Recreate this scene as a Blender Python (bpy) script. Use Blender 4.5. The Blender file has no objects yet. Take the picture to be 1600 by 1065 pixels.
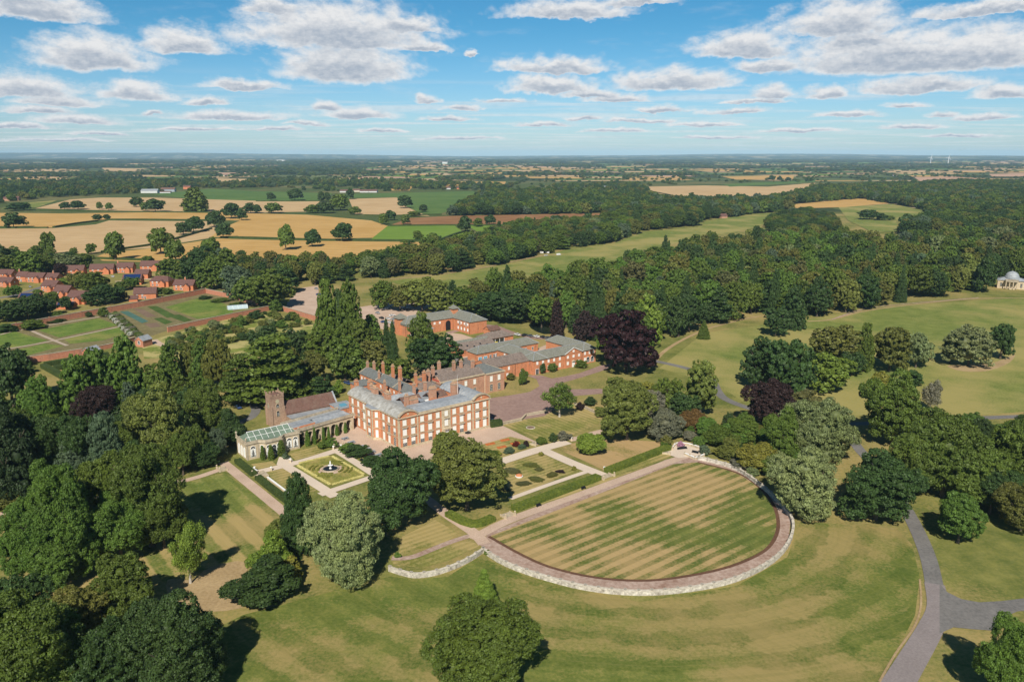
import bpy, math, random
import numpy as np
from mathutils import Vector, Matrix
from mathutils.geometry import tessellate_polygon
R = math.radians
random.seed(7)
S = bpy.context.scene
COL = S.collection
# ------------------------------------------------------------------ camera
F_PX, CAM_H, HOR = 1244.0, 110.0, 241.0
PITCH = math.atan((532.5 - HOR) / F_PX)
cd = bpy.data.cameras.new("camera"); cam = bpy.data.objects.new("camera", cd); COL.objects.link(cam)
cam.location = (0, 0, CAM_H); cam.rotation_euler = (math.pi / 2 - PITCH, 0, 0)
cd.sensor_width = 36; cd.lens = 36 * F_PX / 1600; cd.clip_start = 1; cd.clip_end = 150000
S.camera = cam
# ------------------------------------------------------------------ light
SUN_EL, SUN_AZ = 41.0, 8.0        # light travels forward and 8 deg towards +x
S.view_settings.view_transform = 'Standard'; S.view_settings.look = 'None'
S.view_settings.exposure = 0.20; S.view_settings.gamma = 1
c = S.cycles
c.max_bounces = 5; c.diffuse_bounces = 2; c.glossy_bounces = 2; c.transmission_bounces = 2
c.transparent_max_bounces = 4; c.volume_bounces = 0
ld = bpy.data.lights.new("sun", 'SUN'); ld.energy = 5.0; ld.angle = R(0.5); ld.color = (1, .93, .82)
lo = bpy.data.objects.new("sun", ld); COL.objects.link(lo)
lo.rotation_euler = (R(90 - SUN_EL), 0, R(-SUN_AZ))
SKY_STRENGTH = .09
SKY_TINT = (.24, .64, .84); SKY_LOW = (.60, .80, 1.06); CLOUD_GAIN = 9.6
# ------------------------------------------------------------------ world: sky texture + procedural cumulus
def px_dir(px, py):
    x = (px - 800) / F_PX; y = -(py - 532.5) / F_PX
    v = Vector((x, math.cos(PITCH) + y * math.sin(PITCH), -math.sin(PITCH) + y * math.cos(PITCH)))
    return v.normalized()
W = bpy.data.worlds.new("World"); S.world = W; W.use_nodes = True
W.cycles.sampling_method = 'NONE'
nt = W.node_tree; N = nt.nodes; Lk = nt.links; N.clear()
def node(t, **kw):
    n = N.new(t)
    for k, v in kw.items(): setattr(n, k, v)
    return n
def setin(n, i, v):
    if hasattr(v, 'node'): Lk.new(v, n.inputs[i])
    elif v is not None: n.inputs[i].default_value = v
def M_(op, a, b=None, c_=None, clamp=False):
    n = node('ShaderNodeMath', operation=op, use_clamp=clamp)
    setin(n, 0, a); setin(n, 1, b); setin(n, 2, c_)
    return n.outputs[0]
def VM(op, a, b=None, c_=None):
    n = node('ShaderNodeVectorMath', operation=op)
    setin(n, 0, a); setin(n, 1, b); setin(n, 2, c_)
    return n.outputs['Value'] if op == 'LENGTH' else n.outputs[0]
def NZ(vec, scale, detail, rough=.55, out='Fac'):
    n = node('ShaderNodeTexNoise'); setin(n, 'Vector', vec)
    n.inputs['Scale'].default_value = scale; n.inputs['Detail'].default_value = detail; n.inputs['Roughness'].default_value = rough
    return n.outputs[out]
tc = node('ShaderNodeTexCoord').outputs['Generated']
sep = node('ShaderNodeSeparateXYZ'); Lk.new(tc, sep.inputs[0])
az = M_('ARCTAN2', sep.outputs[0], sep.outputs[1]); el = M_('ARCSINE', sep.outputs[2])
comb = node('ShaderNodeCombineXYZ'); Lk.new(az, comb.inputs[0]); Lk.new(el, comb.inputs[1]); uv = comb.outputs[0]
# lumpy warp of the cloud outlines
wv = VM('MULTIPLY', uv, (1, 1.7, 1))
w1 = NZ(wv, 26, 5, .62, 'Color'); w1 = VM('SUBTRACT', w1, (.5, .5, .5)); w1 = VM('MULTIPLY', w1, (.055, .026, 0)); wk = node('ShaderNodeMapRange'); setin(wk, 0, el); wk.inputs[1].default_value = 0; wk.inputs[2].default_value = .12; wk.inputs[3].default_value = .30; w_ = node('ShaderNodeVectorMath', operation='SCALE'); Lk.new(w1, w_.inputs[0]); Lk.new(wk.outputs[0], w_.inputs['Scale']); w1 = w_.outputs[0]
uvw = VM('ADD', uv, w1)
BLOBS = [(525,66,175,70),(540,116,122,60),(430,20,60,30),(640,50,70,26),(660,80,45,18),(145,100,95,48),(290,76,74,36),(60,26,88,40),(30,6,80,22),(40,146,80,32),(100,163,66,18),
 (212,152,62,28),(320,163,42,13),(380,137,72,16),(365,186,112,14),(115,192,72,14),(560,182,74,20),(510,170,30,14),(722,170,42,9),(668,158,24,12),(735,84,14,10),(860,140,82,30),
 (868,110,112,24),(1050,136,112,32),(965,158,62,14),(1165,82,92,36),(1205,108,66,22),(1395,104,200,62),(1520,98,140,60),(1310,48,108,48),(1440,140,100,24),(1572,152,46,22),
 (1208,150,44,20),(1290,149,34,18),(890,24,120,26),(1535,22,100,20),(1410,166,34,9),(1476,181,24,8),(910,186,40,7),(1000,190,80,7),(1030,172,60,9),(790,158,50,8),(1180,160,60,8),
 (20,200,60,8),(240,180,20,6),(1340,70,60,28),(1000,5,70,20),(430,204,60,6),(1250,205,80,6),
 (60,176,60,10),(160,210,50,6),(300,203,80,6),(480,196,40,7),(600,205,50,6),(700,188,50,9),(850,196,60,8),(930,150,60,14),(1100,196,70,8),(1150,176,60,9),(1330,182,60,9),(1430,200,60,8),(1540,186,50,10),(960,206,70,6),(1500,214,60,5),(90,220,80,5),(1120,215,80,5),(720,217,90,5)]
d_acc = None; s_acc = None
for bx_, by_, hw_, hh_ in BLOBS:
    d0 = px_dir(bx_, by_); a0 = math.atan2(d0.x, d0.y); e0 = math.asin(d0.z)
    k = 1244 / .93
    p = VM('MULTIPLY', VM('SUBTRACT', uvw, (a0, e0, 0)), (k / hw_, k / hh_, 0))
    q = VM('MAXIMUM', p, VM('MULTIPLY', p, (1, -4.5, 0)))
    d = VM('LENGTH', q); s = VM('LENGTH', VM('MULTIPLY', p, (.92, 1.9, 0)))
    d_acc = d if d_acc is None else M_('MINIMUM', d_acc, d)
    s_acc = s if s_acc is None else M_('MINIMUM', s_acc, s)
fine = NZ(wv, 75, 6, .66)
fine_up = NZ(VM('ADD', wv, (.002, .012, 0)), 75, 6, .66)
mid = NZ(wv, 38, 3, .55)
f = M_('SUBTRACT', 1.0, d_acc)
f = M_('ADD', f, M_('MULTIPLY', M_('SUBTRACT', fine, .5), .55))
f = M_('ADD', f, M_('MULTIPLY', M_('SUBTRACT', mid, .5), .7))
def ramp(v, a, b):
    n = node('ShaderNodeMapRange', interpolation_type='SMOOTHSTEP'); setin(n, 0, v)
    n.inputs[1].default_value = a; n.inputs[2].default_value = b; return n.outputs[0]
cov = ramp(f, -.16, .50)
# rows of small clouds dissolving toward the horizon, laid on a cloud deck
elc = M_('MAXIMUM', M_('ADD', sep.outputs[2], .012), .012)
deck = node('ShaderNodeCombineXYZ'); Lk.new(M_('DIVIDE', sep.outputs[0], elc), deck.inputs[0]); Lk.new(M_('DIVIDE', sep.outputs[1], elc), deck.inputs[1])
dn = NZ(VM('MULTIPLY', deck.outputs[0], (.22, .45, 1)), 1.0, 7, .6)
band = M_('MULTIPLY', ramp(el, -.005, .012), M_('SUBTRACT', 1.0, ramp(el, .055, .10)))
small = M_('MULTIPLY', M_('MULTIPLY', ramp(dn, .46, .64), band), .5)
high = M_('MULTIPLY', ramp(NZ(VM('MULTIPLY', wv, (1, 2.2, 1)), 9, 6, .6), .52, .72), .22)
cov_all = M_('MAXIMUM', M_('MAXIMUM', cov, small), high)
# light: bright lumps on top, grey flat bases
relief = M_('MULTIPLY', M_('SUBTRACT', fine, fine_up), 1.1)
base = M_('SUBTRACT', 1.0, ramp(s_acc, .25, 1.05))
core = ramp(f, .1, .75)
shade = M_('SUBTRACT', M_('ADD', 1.08, relief), M_('MULTIPLY', M_('MULTIPLY', base, core), .66))
shade = M_('MINIMUM', M_('MAXIMUM', shade, .30), 1.12)
ccol = node('ShaderNodeMix', data_type='RGBA'); setin(ccol, 0, M_('SUBTRACT', shade, .2, None, True))
ccol.inputs[6].default_value = (.36, .43, .53, 1); ccol.inputs[7].default_value = (.86, .86, .86, 1)
sky = node('ShaderNodeTexSky', sky_type='NISHITA', sun_disc=False)
sky.sun_elevation = R(SUN_EL); sky.sun_rotation = R(180 + SUN_AZ)
sky.altitude = 100; sky.air_density = 1.0; sky.dust_density = .35; sky.ozone_density = 2.2
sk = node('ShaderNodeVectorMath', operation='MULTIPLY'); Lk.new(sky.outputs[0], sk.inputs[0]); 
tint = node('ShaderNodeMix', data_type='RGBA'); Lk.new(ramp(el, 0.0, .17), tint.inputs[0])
tint.inputs[6].default_value = (*SKY_LOW, 1); tint.inputs[7].default_value = (*SKY_TINT, 1); zk = M_('SUBTRACT', 1.0, M_('MULTIPLY', ramp(el, .20, .70), .62)); zt = node('ShaderNodeVectorMath', operation='SCALE'); Lk.new(tint.outputs[2], zt.inputs[0]); Lk.new(zk, zt.inputs['Scale']); Lk.new(zt.outputs[0], sk.inputs[1])  # added darkening of the unseen sky overhead, cuts its fill light
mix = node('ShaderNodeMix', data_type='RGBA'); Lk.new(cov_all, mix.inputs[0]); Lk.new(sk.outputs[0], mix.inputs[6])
cs = node('ShaderNodeVectorMath', operation='MULTIPLY'); Lk.new(ccol.outputs[2], cs.inputs[0]); cs.inputs[1].default_value = (CLOUD_GAIN,) * 3
Lk.new(cs.outputs[0], mix.inputs[7])
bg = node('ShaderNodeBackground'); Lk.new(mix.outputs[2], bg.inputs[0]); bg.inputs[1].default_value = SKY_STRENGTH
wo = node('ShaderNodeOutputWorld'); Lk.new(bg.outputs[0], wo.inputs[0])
# ------------------------------------------------------------------ geometry helpers
def G(px, py, z=0.0):
    """ground point (height z) that lies under photo pixel px,py: used only to read places off the photograph"""
    x = (px - 800) / F_PX; y = -(py - 532.5) / F_PX
    d = (x, math.cos(PITCH) + y * math.sin(PITCH), -math.sin(PITCH) + y * math.cos(PITCH))
    t = (z - CAM_H) / d[2]
    return Vector((t * d[0], t * d[1], z))
def height_at(P, py):
    D = math.hypot(P.x, P.y); x = P.x / max(P.y, 1)
    y = -(py - 532.5) / F_PX
    fw = math.cos(PITCH) + y * math.sin(PITCH); dz = -math.sin(PITCH) + y * math.cos(PITCH)
    return CAM_H + dz / fw * P.y
EA = R(38.2); EO = G(624, 703)
def E(x, y, z=0.0):
    return Vector((EO.x + x * math.cos(EA) - y * math.sin(EA), EO.y + x * math.sin(EA) + y * math.cos(EA), z))
def setp(o, **k):
    for a, b in k.items():
        if b: o[a] = b
def thing(name, label, cat, P, rot=0.0, group=None):
    o = bpy.data.objects.new(name, None); o.empty_display_size = .5; COL.objects.link(o)
    o.location = P; o.rotation_euler = (0, 0, rot); setp(o, label=label, category=cat, group=group)
    return o
class MB:
    def __init__(s): s.v = []; s.f = []; s.m = []; s.k = 0
    def add(s, vs, fs):
        b = len(s.v); s.v += [tuple(v) for v in vs]; s.f += [tuple(b + i for i in f) for f in fs]; s.m += [s.k] * len(fs); return s
    def box(s, x0, y0, z0, x1, y1, z1):
        return s.add([(x0,y0,z0),(x1,y0,z0),(x1,y1,z0),(x0,y1,z0),(x0,y0,z1),(x1,y0,z1),(x1,y1,z1),(x0,y1,z1)],
                     [(0,3,2,1),(4,5,6,7),(0,1,5,4),(1,2,6,5),(2,3,7,6),(3,0,4,7)])
    def prism(s, pts, z0, z1):
        n = len(pts); A = sum(pts[i][0]*pts[(i+1)%n][1]-pts[(i+1)%n][0]*pts[i][1] for i in range(n))
        if A < 0: pts = pts[::-1]
        return s.add([(p[0],p[1],z0) for p in pts] + [(p[0],p[1],z1) for p in pts],
                     [tuple(range(n))[::-1], tuple(range(n, 2*n))] + [(i,(i+1)%n,n+(i+1)%n,n+i) for i in range(n)])
    def extr(s, prof, a, b, axis):
        """profile of (u,z) extruded from a to b along axis 'x' or 'y' (u is the other axis)"""
        n = len(prof)
        P = [((a,u,z) if axis == 'x' else (u,a,z)) for u, z in prof] + [((b,u,z) if axis == 'x' else (u,b,z)) for u, z in prof]
        return s.add(P, [tuple(range(n)), tuple(range(n, 2*n))[::-1]] + [(i,n+i,n+(i+1)%n,(i+1)%n) for i in range(n)])
    def gable(s, x0, y0, x1, y1, ze, zr, axis='x', ov=.35, t=.22):
        u0, u1, a, b = (y0, y1, x0, x1) if axis == 'x' else (x0, x1, y0, y1)
        um = (u0 + u1) / 2; sl = (zr - ze) / (um - u0)
        return s.extr([(u0-ov, ze-ov*sl), (um, zr), (u1+ov, ze-ov*sl), (u1+ov, ze-ov*sl-t), (um, zr-t), (u0-ov, ze-ov*sl-t)][::-1], a-ov, b+ov, axis)
    def gend(s, x0, y0, x1, y1, ze, zr, axis='x', drop=.12):
        """solid gable wall wedge under a gable roof"""
        u0, u1, a, b = (y0, y1, x0, x1) if axis == 'x' else (x0, x1, y0, y1)
        return s.extr([(u0, ze-.5), (u1, ze-.5), (u1, ze-drop), ((u0+u1)/2, zr-drop), (u0, ze-drop)], a, b, axis)
    def hip(s, x0, y0, x1, y1, ze, zr, ov=.4, ends=(1, 1)):
        X0, Y0, X1, Y1 = x0-ov, y0-ov, x1+ov, y1+ov
        if X1-X0 >= Y1-Y0:
            h = (Y1-Y0)/2; ym = (Y0+Y1)/2; ra = (X0+h*ends[0], ym, zr); rb = (X1-h*ends[1], ym, zr)
            top = [(4,5,9,8),(5,6,9),(6,7,8,9),(7,4,8)]
        else:
            h = (X1-X0)/2; xm = (X0+X1)/2; ra = (xm, Y0+h*ends[0], zr); rb = (xm, Y1-h*ends[1], zr)
            top = [(4,5,8),(5,6,9,8),(6,7,9),(7,4,8,9)]
        z0 = ze-.2
        return s.add([(X0,Y0,z0),(X1,Y0,z0),(X1,Y1,z0),(X0,Y1,z0),(X0,Y0,ze),(X1,Y0,ze),(X1,Y1,ze),(X0,Y1,ze),ra,rb],
                     [(0,3,2,1),(0,1,5,4),(1,2,6,5),(2,3,7,6),(3,0,4,7)] + top)
    def flash(s, x0, y0, x1, y1, ze, zr, ov=.4, ends=(1, 1), w=.16):
        """pale rolls along the hips and ridge of a hip() roof"""
        X0, Y0, X1, Y1 = x0-ov, y0-ov, x1+ov, y1+ov
        if X1-X0 >= Y1-Y0: h = (Y1-Y0)/2; ra = Vector((X0+h*ends[0], (Y0+Y1)/2, zr)); rb = Vector((X1-h*ends[1], (Y0+Y1)/2, zr)); cs = ((X0, Y0, ra), (X0, Y1, ra), (X1, Y0, rb), (X1, Y1, rb))
        else: h = (X1-X0)/2; ra = Vector(((X0+X1)/2, Y0+h*ends[0], zr)); rb = Vector(((X0+X1)/2, Y1-h*ends[1], zr)); cs = ((X0, Y0, ra), (X1, Y0, ra), (X0, Y1, rb), (X1, Y1, rb))
        for a, b in [(Vector((x, y, ze)), r) for x, y, r in cs] + [(ra, rb)]:
            d = (b-a).normalized(); n = Vector((-d.y, d.x, 0)).normalized()*w; u = Vector((0, 0, .14))
            s.add([a-n, a+n, b+n, b-n, a-n*.6+u, a+n*.6+u, b+n*.6+u, b-n*.6+u], [(0,3,2,1),(4,5,6,7),(0,1,5,4),(1,2,6,5),(2,3,7,6),(3,0,4,7)])
        return s
    def barrel(s, u0, u1, a, b, z0, rise, axis, t=.2, n=12):
        """segmental vault roof"""
        w = (u1-u0)/2; um = (u0+u1)/2; r = (w*w+rise*rise)/(2*rise); al = math.asin(min(1, w/r))
        pr = [(um+r*math.sin(al*(2*i/n-1)), z0+rise-r+r*math.cos(al*(2*i/n-1))) for i in range(n+1)]
        return s.extr([(u0, z0-t)] + pr + [(u1, z0-t)], a, b, axis)
    def cyl(s, x, y, z0, z1, r0, r1=None, n=10):
        r1 = r0 if r1 is None else r1
        P = [(x+r0*math.cos(2*math.pi*i/n), y+r0*math.sin(2*math.pi*i/n), z0) for i in range(n)] + \
            [(x+r1*math.cos(2*math.pi*i/n), y+r1*math.sin(2*math.pi*i/n), z1) for i in range(n)]
        return s.add(P, [tuple(range(n))[::-1], tuple(range(n, 2*n))] + [(i,(i+1)%n,n+(i+1)%n,n+i) for i in range(n)])
    def lathe(s, x, y, prof, n=12):
        m = len(prof); P = []
        for r, z in prof: P += [(x+r*math.cos(2*math.pi*i/n), y+r*math.sin(2*math.pi*i/n), z) for i in range(n)]
        return s.add(P, [tuple(range(n))[::-1], tuple(range((m-1)*n, m*n))] + [(j*n+i, j*n+(i+1)%n, (j+1)*n+(i+1)%n, (j+1)*n+i) for j in range(m-1) for i in range(n)])
    def mesh(s, name, mats):
        me = bpy.data.meshes.new(name); me.from_pydata(s.v, [], s.f)
        for m in (mats if isinstance(mats, (list, tuple)) else [mats]): me.materials.append(m)
        me.polygons.foreach_set('material_index', s.m); me.update(); return me
    def obj(s, name, mats, parent=None, **k):
        return link(name, s.mesh(name, mats), parent, **k)
def link(name, me, parent=None, loc=None, rot=None, scale=None, **k):
    o = bpy.data.objects.new(name, me); COL.objects.link(o); o.parent = parent
    if loc is not None: o.location = loc
    if rot is not None: o.rotation_euler = (0, 0, rot)
    if scale is not None: o.scale = scale
    setp(o, **k); return o
def copy_tree(o, parent=None, loc=None, rot=None, label=None):
    q = o.copy(); COL.objects.link(q)
    if parent: q.parent = parent
    if loc is not None: q.location = loc
    if rot is not None: q.rotation_euler = (0, 0, rot)
    if label: q['label'] = label
    for ch in list(o.children): copy_tree(ch, q)
    return q
# ------------------------------------------------------------------ materials
def new_mat(name):
    m = bpy.data.materials.new(name); m.use_nodes = True; m.node_tree.nodes.clear(); return m
class NB:
    def __init__(s, m): s.t = m.node_tree
    def n(s, t, ins=None, **kw):
        q = s.t.nodes.new(t)
        for k, v in kw.items(): setattr(q, k, v)
        for k, v in (ins or {}).items():
            if hasattr(v, 'node'): s.t.links.new(v, q.inputs[k])
            else: q.inputs[k].default_value = v
        return q
    def noise(s, vec, scale, detail=3, rough=.55):
        return s.n('ShaderNodeTexNoise', {'Vector': vec, 'Scale': scale, 'Detail': detail, 'Roughness': rough}).outputs[0]
    def mr(s, v, a, b, lo=0., hi=1.): return s.n('ShaderNodeMapRange', {0: v, 1: a, 2: b, 3: lo, 4: hi}).outputs[0]
    def mix(s, f, a, b, bt='MIX'):
        return s.n('ShaderNodeMix', {0: f, 6: a if hasattr(a, 'node') else (*a, 1), 7: b if hasattr(b, 'node') else (*b, 1)}, data_type='RGBA', blend_type=bt).outputs[2]
    def math(s, op, a, b=0.): return s.n('ShaderNodeMath', {0: a, 1: b}, operation=op).outputs[0]
    def vm(s, op, a, b): return s.n('ShaderNodeVectorMath', {0: a, 1: b}, operation=op).outputs[0]
    def pos(s): return s.n('ShaderNodeNewGeometry').outputs['Position']
    def obj(s): return s.n('ShaderNodeTexCoord').outputs['Object']
    def out(s, col, rough=.85, spec=.2, bump=None, bstr=.3, metal=0.):
        ins = {'Base Color': col if hasattr(col, 'node') else (*col, 1), 'Roughness': rough, 'Specular IOR Level': spec, 'Metallic': metal}
        if bump is not None: ins['Normal'] = s.n('ShaderNodeBump', {'Height': bump, 'Strength': bstr, 'Distance': .2}).outputs[0]
        p = s.n('ShaderNodeBsdfPrincipled', ins); s.n('ShaderNodeOutputMaterial', {0: p.outputs[0]}); return p
def sc(c, k): return tuple(min(1, x*k) for x in c)
def plain(name, col, var=.25, scale=1.5, rough=.85, spec=.2, metal=0., col2=None, big=0.12):
    m = new_mat(name); b = NB(m); v = b.obj()
    a = b.noise(v, scale, 4, .6); g = b.noise(v, big, 3, .6)
    f = b.mr(b.math('ADD', b.math('MULTIPLY', a, .6), b.math('MULTIPLY', g, .4)), .32, .68)
    b.out(b.mix(f, sc(col, 1-var), col2 or sc(col, 1+var)), rough, spec, metal=metal); return m
def brickm(name, col, col2, stain=(.16, .10, .07)):
    m = new_mat(name); b = NB(m); v = b.obj()
    cell = b.n('ShaderNodeTexWhiteNoise', {'Vector': b.vm('SNAP', v, (.45, .45, .15))}, noise_dimensions='3D').outputs[0]
    f = b.math('ADD', b.math('MULTIPLY', cell, .5), b.math('MULTIPLY', b.noise(v, .7, 4, .6), .7))
    cc = b.mix(b.mr(f, .25, .95), col, col2)
    cc = b.mix(b.mr(b.noise(b.vm('MULTIPLY', v, (.5, .5, .12)), 1.1, 4, .65), .52, .75, 0, .6), cc, stain)
    b.out(cc, .9, .15); return m
def roofm(name, col, col2, rough=.75, patch=(.10, .10, .07), pf=.35):
    m = new_mat(name); b = NB(m); v = b.obj()
    cell = b.n('ShaderNodeTexWhiteNoise', {'Vector': b.vm('SNAP', v, (.5, .5, .3))}, noise_dimensions='3D').outputs[0]
    streak = b.noise(b.vm('MULTIPLY', v, (1.2, 1.2, .3)), .8, 4, .65)
    f = b.math('ADD', b.math('MULTIPLY', cell, .45), b.math('MULTIPLY', streak, .7))
    cc = b.mix(b.mr(f, .3, .95), col, col2)
    cc = b.mix(b.mr(b.noise(v, .35, 4, .6), .5, .72, 0, pf), cc, patch)
    b.out(cc, rough, .3); return m
def grassm(name, lo, hi, dry, dry_amt=.35, stripe=None, dsc=.02, mottle=.5, curl=0., ring=None, sdry=.035):
    rd = None
    """mown grass with mottling, drought patches and (angle, period, contrast) mowing stripes"""
    m = new_mat(name); b = NB(m); v = b.vm('MULTIPLY', b.pos(), (1, 1, 0))
    fine = b.noise(v, 1.1, 4, .7); med = b.noise(v, .12, 4, .62); big = b.noise(b.vm('ADD', v, (91, 37, 0)), dsc, 5, .6)
    f = b.math('ADD', b.math('MULTIPLY', fine, .5), b.math('MULTIPLY', med, .5))
    cc = b.mix(b.mr(f, .5-.17*mottle-.01, .5+.17*mottle+.01), lo, hi)
    dn = b.math('ADD', b.math('MULTIPLY', b.mr(big, .32, .68, .24, .76), .72), b.math('MULTIPLY', fine, .28))
    if stripe:
        a, per, con = stripe
        d = b.n('ShaderNodeVectorMath', {0: v, 1: (math.cos(a), math.sin(a), 0)}, operation='DOT_PRODUCT').outputs['Value']
        if ring:
            d = b.n('ShaderNodeVectorMath', {0: b.vm('MULTIPLY', b.vm('SUBTRACT', v, (ring[0], ring[1], 0)), (1, ring[2], 0))}, operation='LENGTH').outputs['Value']; rd = d
        d = b.math('ADD', d, b.math('MULTIPLY', b.math('SUBTRACT', med, .5), curl if curl else per*.3))
        w = b.math('SINE', b.math('MULTIPLY', d, 2*math.pi/per))
        sw = b.mr(w, -.3, .3)
        dn = b.math('ADD', dn, b.mr(sw, 0, 1, sdry, -sdry))
    cc = b.mix(b.mr(dn, .56-dry_amt*.25, .70-dry_amt*.25), cc, dry)
    if stripe:
        cc = b.mix(b.math('MULTIPLY', sw, con), cc, b.mix(1.0, cc, (.52, .60, .50), 'MULTIPLY'))
    if rd is not None:
        rl = b.noise(b.n('ShaderNodeCombineXYZ', {0: b.math('MULTIPLY', b.math('ADD', rd, b.math('MULTIPLY', b.math('SUBTRACT', med, .5), 3.)), .55)}).outputs[0], 1.0, 3, .7)
        cc = b.mix(b.mr(rl, .48, .60, 0, .38), cc, b.mix(1.0, cc, (.70, .80, .66), 'MULTIPLY')); cc = b.mix(b.mr(rl, .30, .40, .30, 0), cc, dry)
    ln = b.noise(b.vm('MULTIPLY', b.n('ShaderNodeVectorRotate', {'Vector': v, 'Angle': R(50)}, rotation_type='Z_AXIS').outputs[0], (.05, .9, 0)), 1.0, 3, .6)
    cc = b.mix(b.mr(ln, .42, .60, 0, .30), cc, b.mix(1.0, cc, (.72, .78, .70), 'MULTIPLY'))
    b.out(cc, .95, .05); return m
def fieldm(name, col, col2, ang, per=24, con=.25, dsc=.006):
    m = new_mat(name); b = NB(m); v = b.vm('MULTIPLY', b.pos(), (1, 1, 0))
    med = b.noise(v, .03, 4, .6); big = b.noise(v, dsc, 4, .6)
    d = b.n('ShaderNodeVectorMath', {0: v, 1: (math.cos(ang), math.sin(ang), 0)}, operation='DOT_PRODUCT').outputs['Value']
    d = b.math('ADD', d, b.math('MULTIPLY', big, per*.8))
    w = b.mr(b.math('SINE', b.math('MULTIPLY', d, 2*math.pi/per)), .5, 1.0, 0, con)
    f = b.math('ADD', b.math('MULTIPLY', med, .5), b.math('MULTIPLY', big, .5))
    cc = b.mix(b.mr(f, .38, .64), col, col2)
    b.out(b.mix(w, cc, sc(col, .72)), .95, .05); return m
BRICK = brickm('red_brick', (.46, .155, .07), (.62, .29, .155))
BRICK2 = brickm('old_brick', (.38, .19, .12), (.52, .31, .21))
BRICKW = brickm('garden_wall_brick', (.40, .15, .085), (.52, .25, .16), (.22, .13, .10))
BRICKV = brickm('village_brick', (.46, .15, .07), (.60, .24, .12), (.34, .13, .08))
STONE = plain('sandstone', (.52, .41, .27), .3, 1.2, col2=(.66, .56, .40))
STONEW = plain('weathered_stone', (.40, .33, .24), .35, .9, col2=(.55, .48, .36))
CHURCH = plain('church_sandstone', (.35, .22, .15), .35, 1.6, col2=(.47, .33, .24))
SLATE = roofm('grey_slate', (.115, .125, .125), (.19, .20, .19))
SLATEG = roofm('green_slate', (.145, .15, .125), (.25, .25, .215), patch=(.17, .16, .11))
TILE = roofm('brown_tile', (.12, .065, .05), (.19, .11, .085), patch=(.2, .17, .13))
TILEV = roofm('village_tile', (.105, .052, .045), (.16, .085, .07), patch=(.11, .07, .05), pf=.2)
STONER = roofm('stone_slab_roof', (.15, .115, .095), (.27, .22, .19), patch=(.08, .07, .06), pf=.5)
LEAD = plain('lead', (.25, .285, .32), .25, .8, .5, .5, col2=(.40, .42, .44), big=.25)
LEADB = plain('stained_lead', (.30, .28, .235), .3, .8, .55, .4, col2=(.50, .50, .48), big=.3)
WHITE = plain('white_paint', (.82, .82, .80), .04, 2, .5)
BLIND = plain('white_blind', (.80, .80, .76), .05, 2, .7)
GLASS = plain('dark_glass', (.02, .025, .03), .3, 1, .08, .8)
GREYP = plain('grey_paint', (.30, .34, .38), .1, 2, .5)
TEALP = plain('blue_door_paint', (.12, .33, .45), .15, 2, .5)
DARK = plain('dark_paint', (.015, .017, .02), .2, 2, .4)
REDP = plain('red_tympanum', (.45, .08, .05), .15, 2, .7)
POT = plain('chimney_pot', (.52, .36, .22), .2, 3)
SOLAR = plain('solar_panel', (.012, .03, .10), .3, 1.2, .15, .7)
GREENGL = plain('green_glazing', (.15, .205, .155), .3, .8, .45, .3)
STONEC = plain('cream_stone', (.42, .37, .29), .2, 1.5, col2=(.72, .67, .57), big=.4)
RUBBLE = plain('whitewashed_rubble', (.26, .22, .17), .4, .9, col2=(.78, .73, .63), big=.6)
BARK = plain('bark', (.10, .08, .06), .3, 3)
BARKP = plain('pale_bark', (.42, .38, .32), .3, 3)
TIMBER = plain('timber', (.17, .10, .06), .3, 3)
GRAVEL = plain('pink_gravel', (.46, .33, .25), .14, 2.5, .95, .05, col2=(.60, .46, .36))
GRAVELR = plain('red_gravel', (.27, .175, .15), .16, .6, .95, .05, col2=(.36, .25, .215))
EARTH = plain('worn_earth_path', (.30, .18, .13), .2, .8, .95, .05, col2=(.50, .39, .33), big=.14)
PAVING = plain('pale_paving', (.62, .52, .42), .1, 2, .9, .1)
ASPHALT = plain('asphalt', (.145, .14, .135), .15, 1.2, .9, .1, col2=(.225, .215, .205))
ASPHALTP = plain('pinkish_asphalt', (.23, .20, .195), .15, 2, .9, .1, col2=(.29, .255, .25))
SOIL = plain('bare_soil', (.20, .14, .10), .25, 1.5, .95, .05)
DRYG = plain('dry_grass', (.34, .24, .12), .2, 1.2, .95, .05, col2=(.46, .34, .19))
WATER = plain('pond_water', (.012, .02, .012), .3, .3, .22, .25)
WATERD = plain('fountain_water', (.012, .016, .018), .3, 1, .35, .15)
STEEL = plain('white_steel', (.75, .76, .78), .05, 1, .4)
GREEN1 = grassm('park_grass', (.105, .130, .030), (.225, .225, .062), (.34, .26, .10), .42)
GREEN_OUT = grassm('outer_mown_grass', (.105, .142, .030), (.205, .212, .056), (.31, .245, .095), .30, (0, 12.0, .26), .022, .5, 16., (34.6, 240.9, 1.15), .026)
GREEN_SEMI = grassm('striped_lawn_grass', (.105, .14, .032), (.195, .205, .056), (.42, .30, .14), .50, (R(38.2+90), 3.9, .42), .026, .5, .35, None, .040)
GREEN_W = grassm('west_lawn_grass', (.12, .16, .036), (.24, .25, .07), (.38, .29, .12), .45, (R(38.2), 7.5, .4), .03, .5, 0., None, .05)
GREEN_L = grassm('garden_lawn_grass', (.16, .17, .042), (.27, .255, .08), (.40, .31, .13), .5, (R(38.2+90), 2.2, .3), .05, .5, 0., None, .015)
GREEN_K = grassm('kitchen_garden_grass', (.09, .15, .03), (.17, .23, .05), (.24, .24, .07), .2, None, .03)
GREEN_M = grassm('meadow_grass', (.125, .165, .038), (.215, .24, .065), (.32, .28, .10), .45, None, .012)
GREEN_F = grassm('pasture_grass', (.055, .085, .025), (.10, .125, .04), (.16, .15, .06), .3, None, .004)
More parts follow.
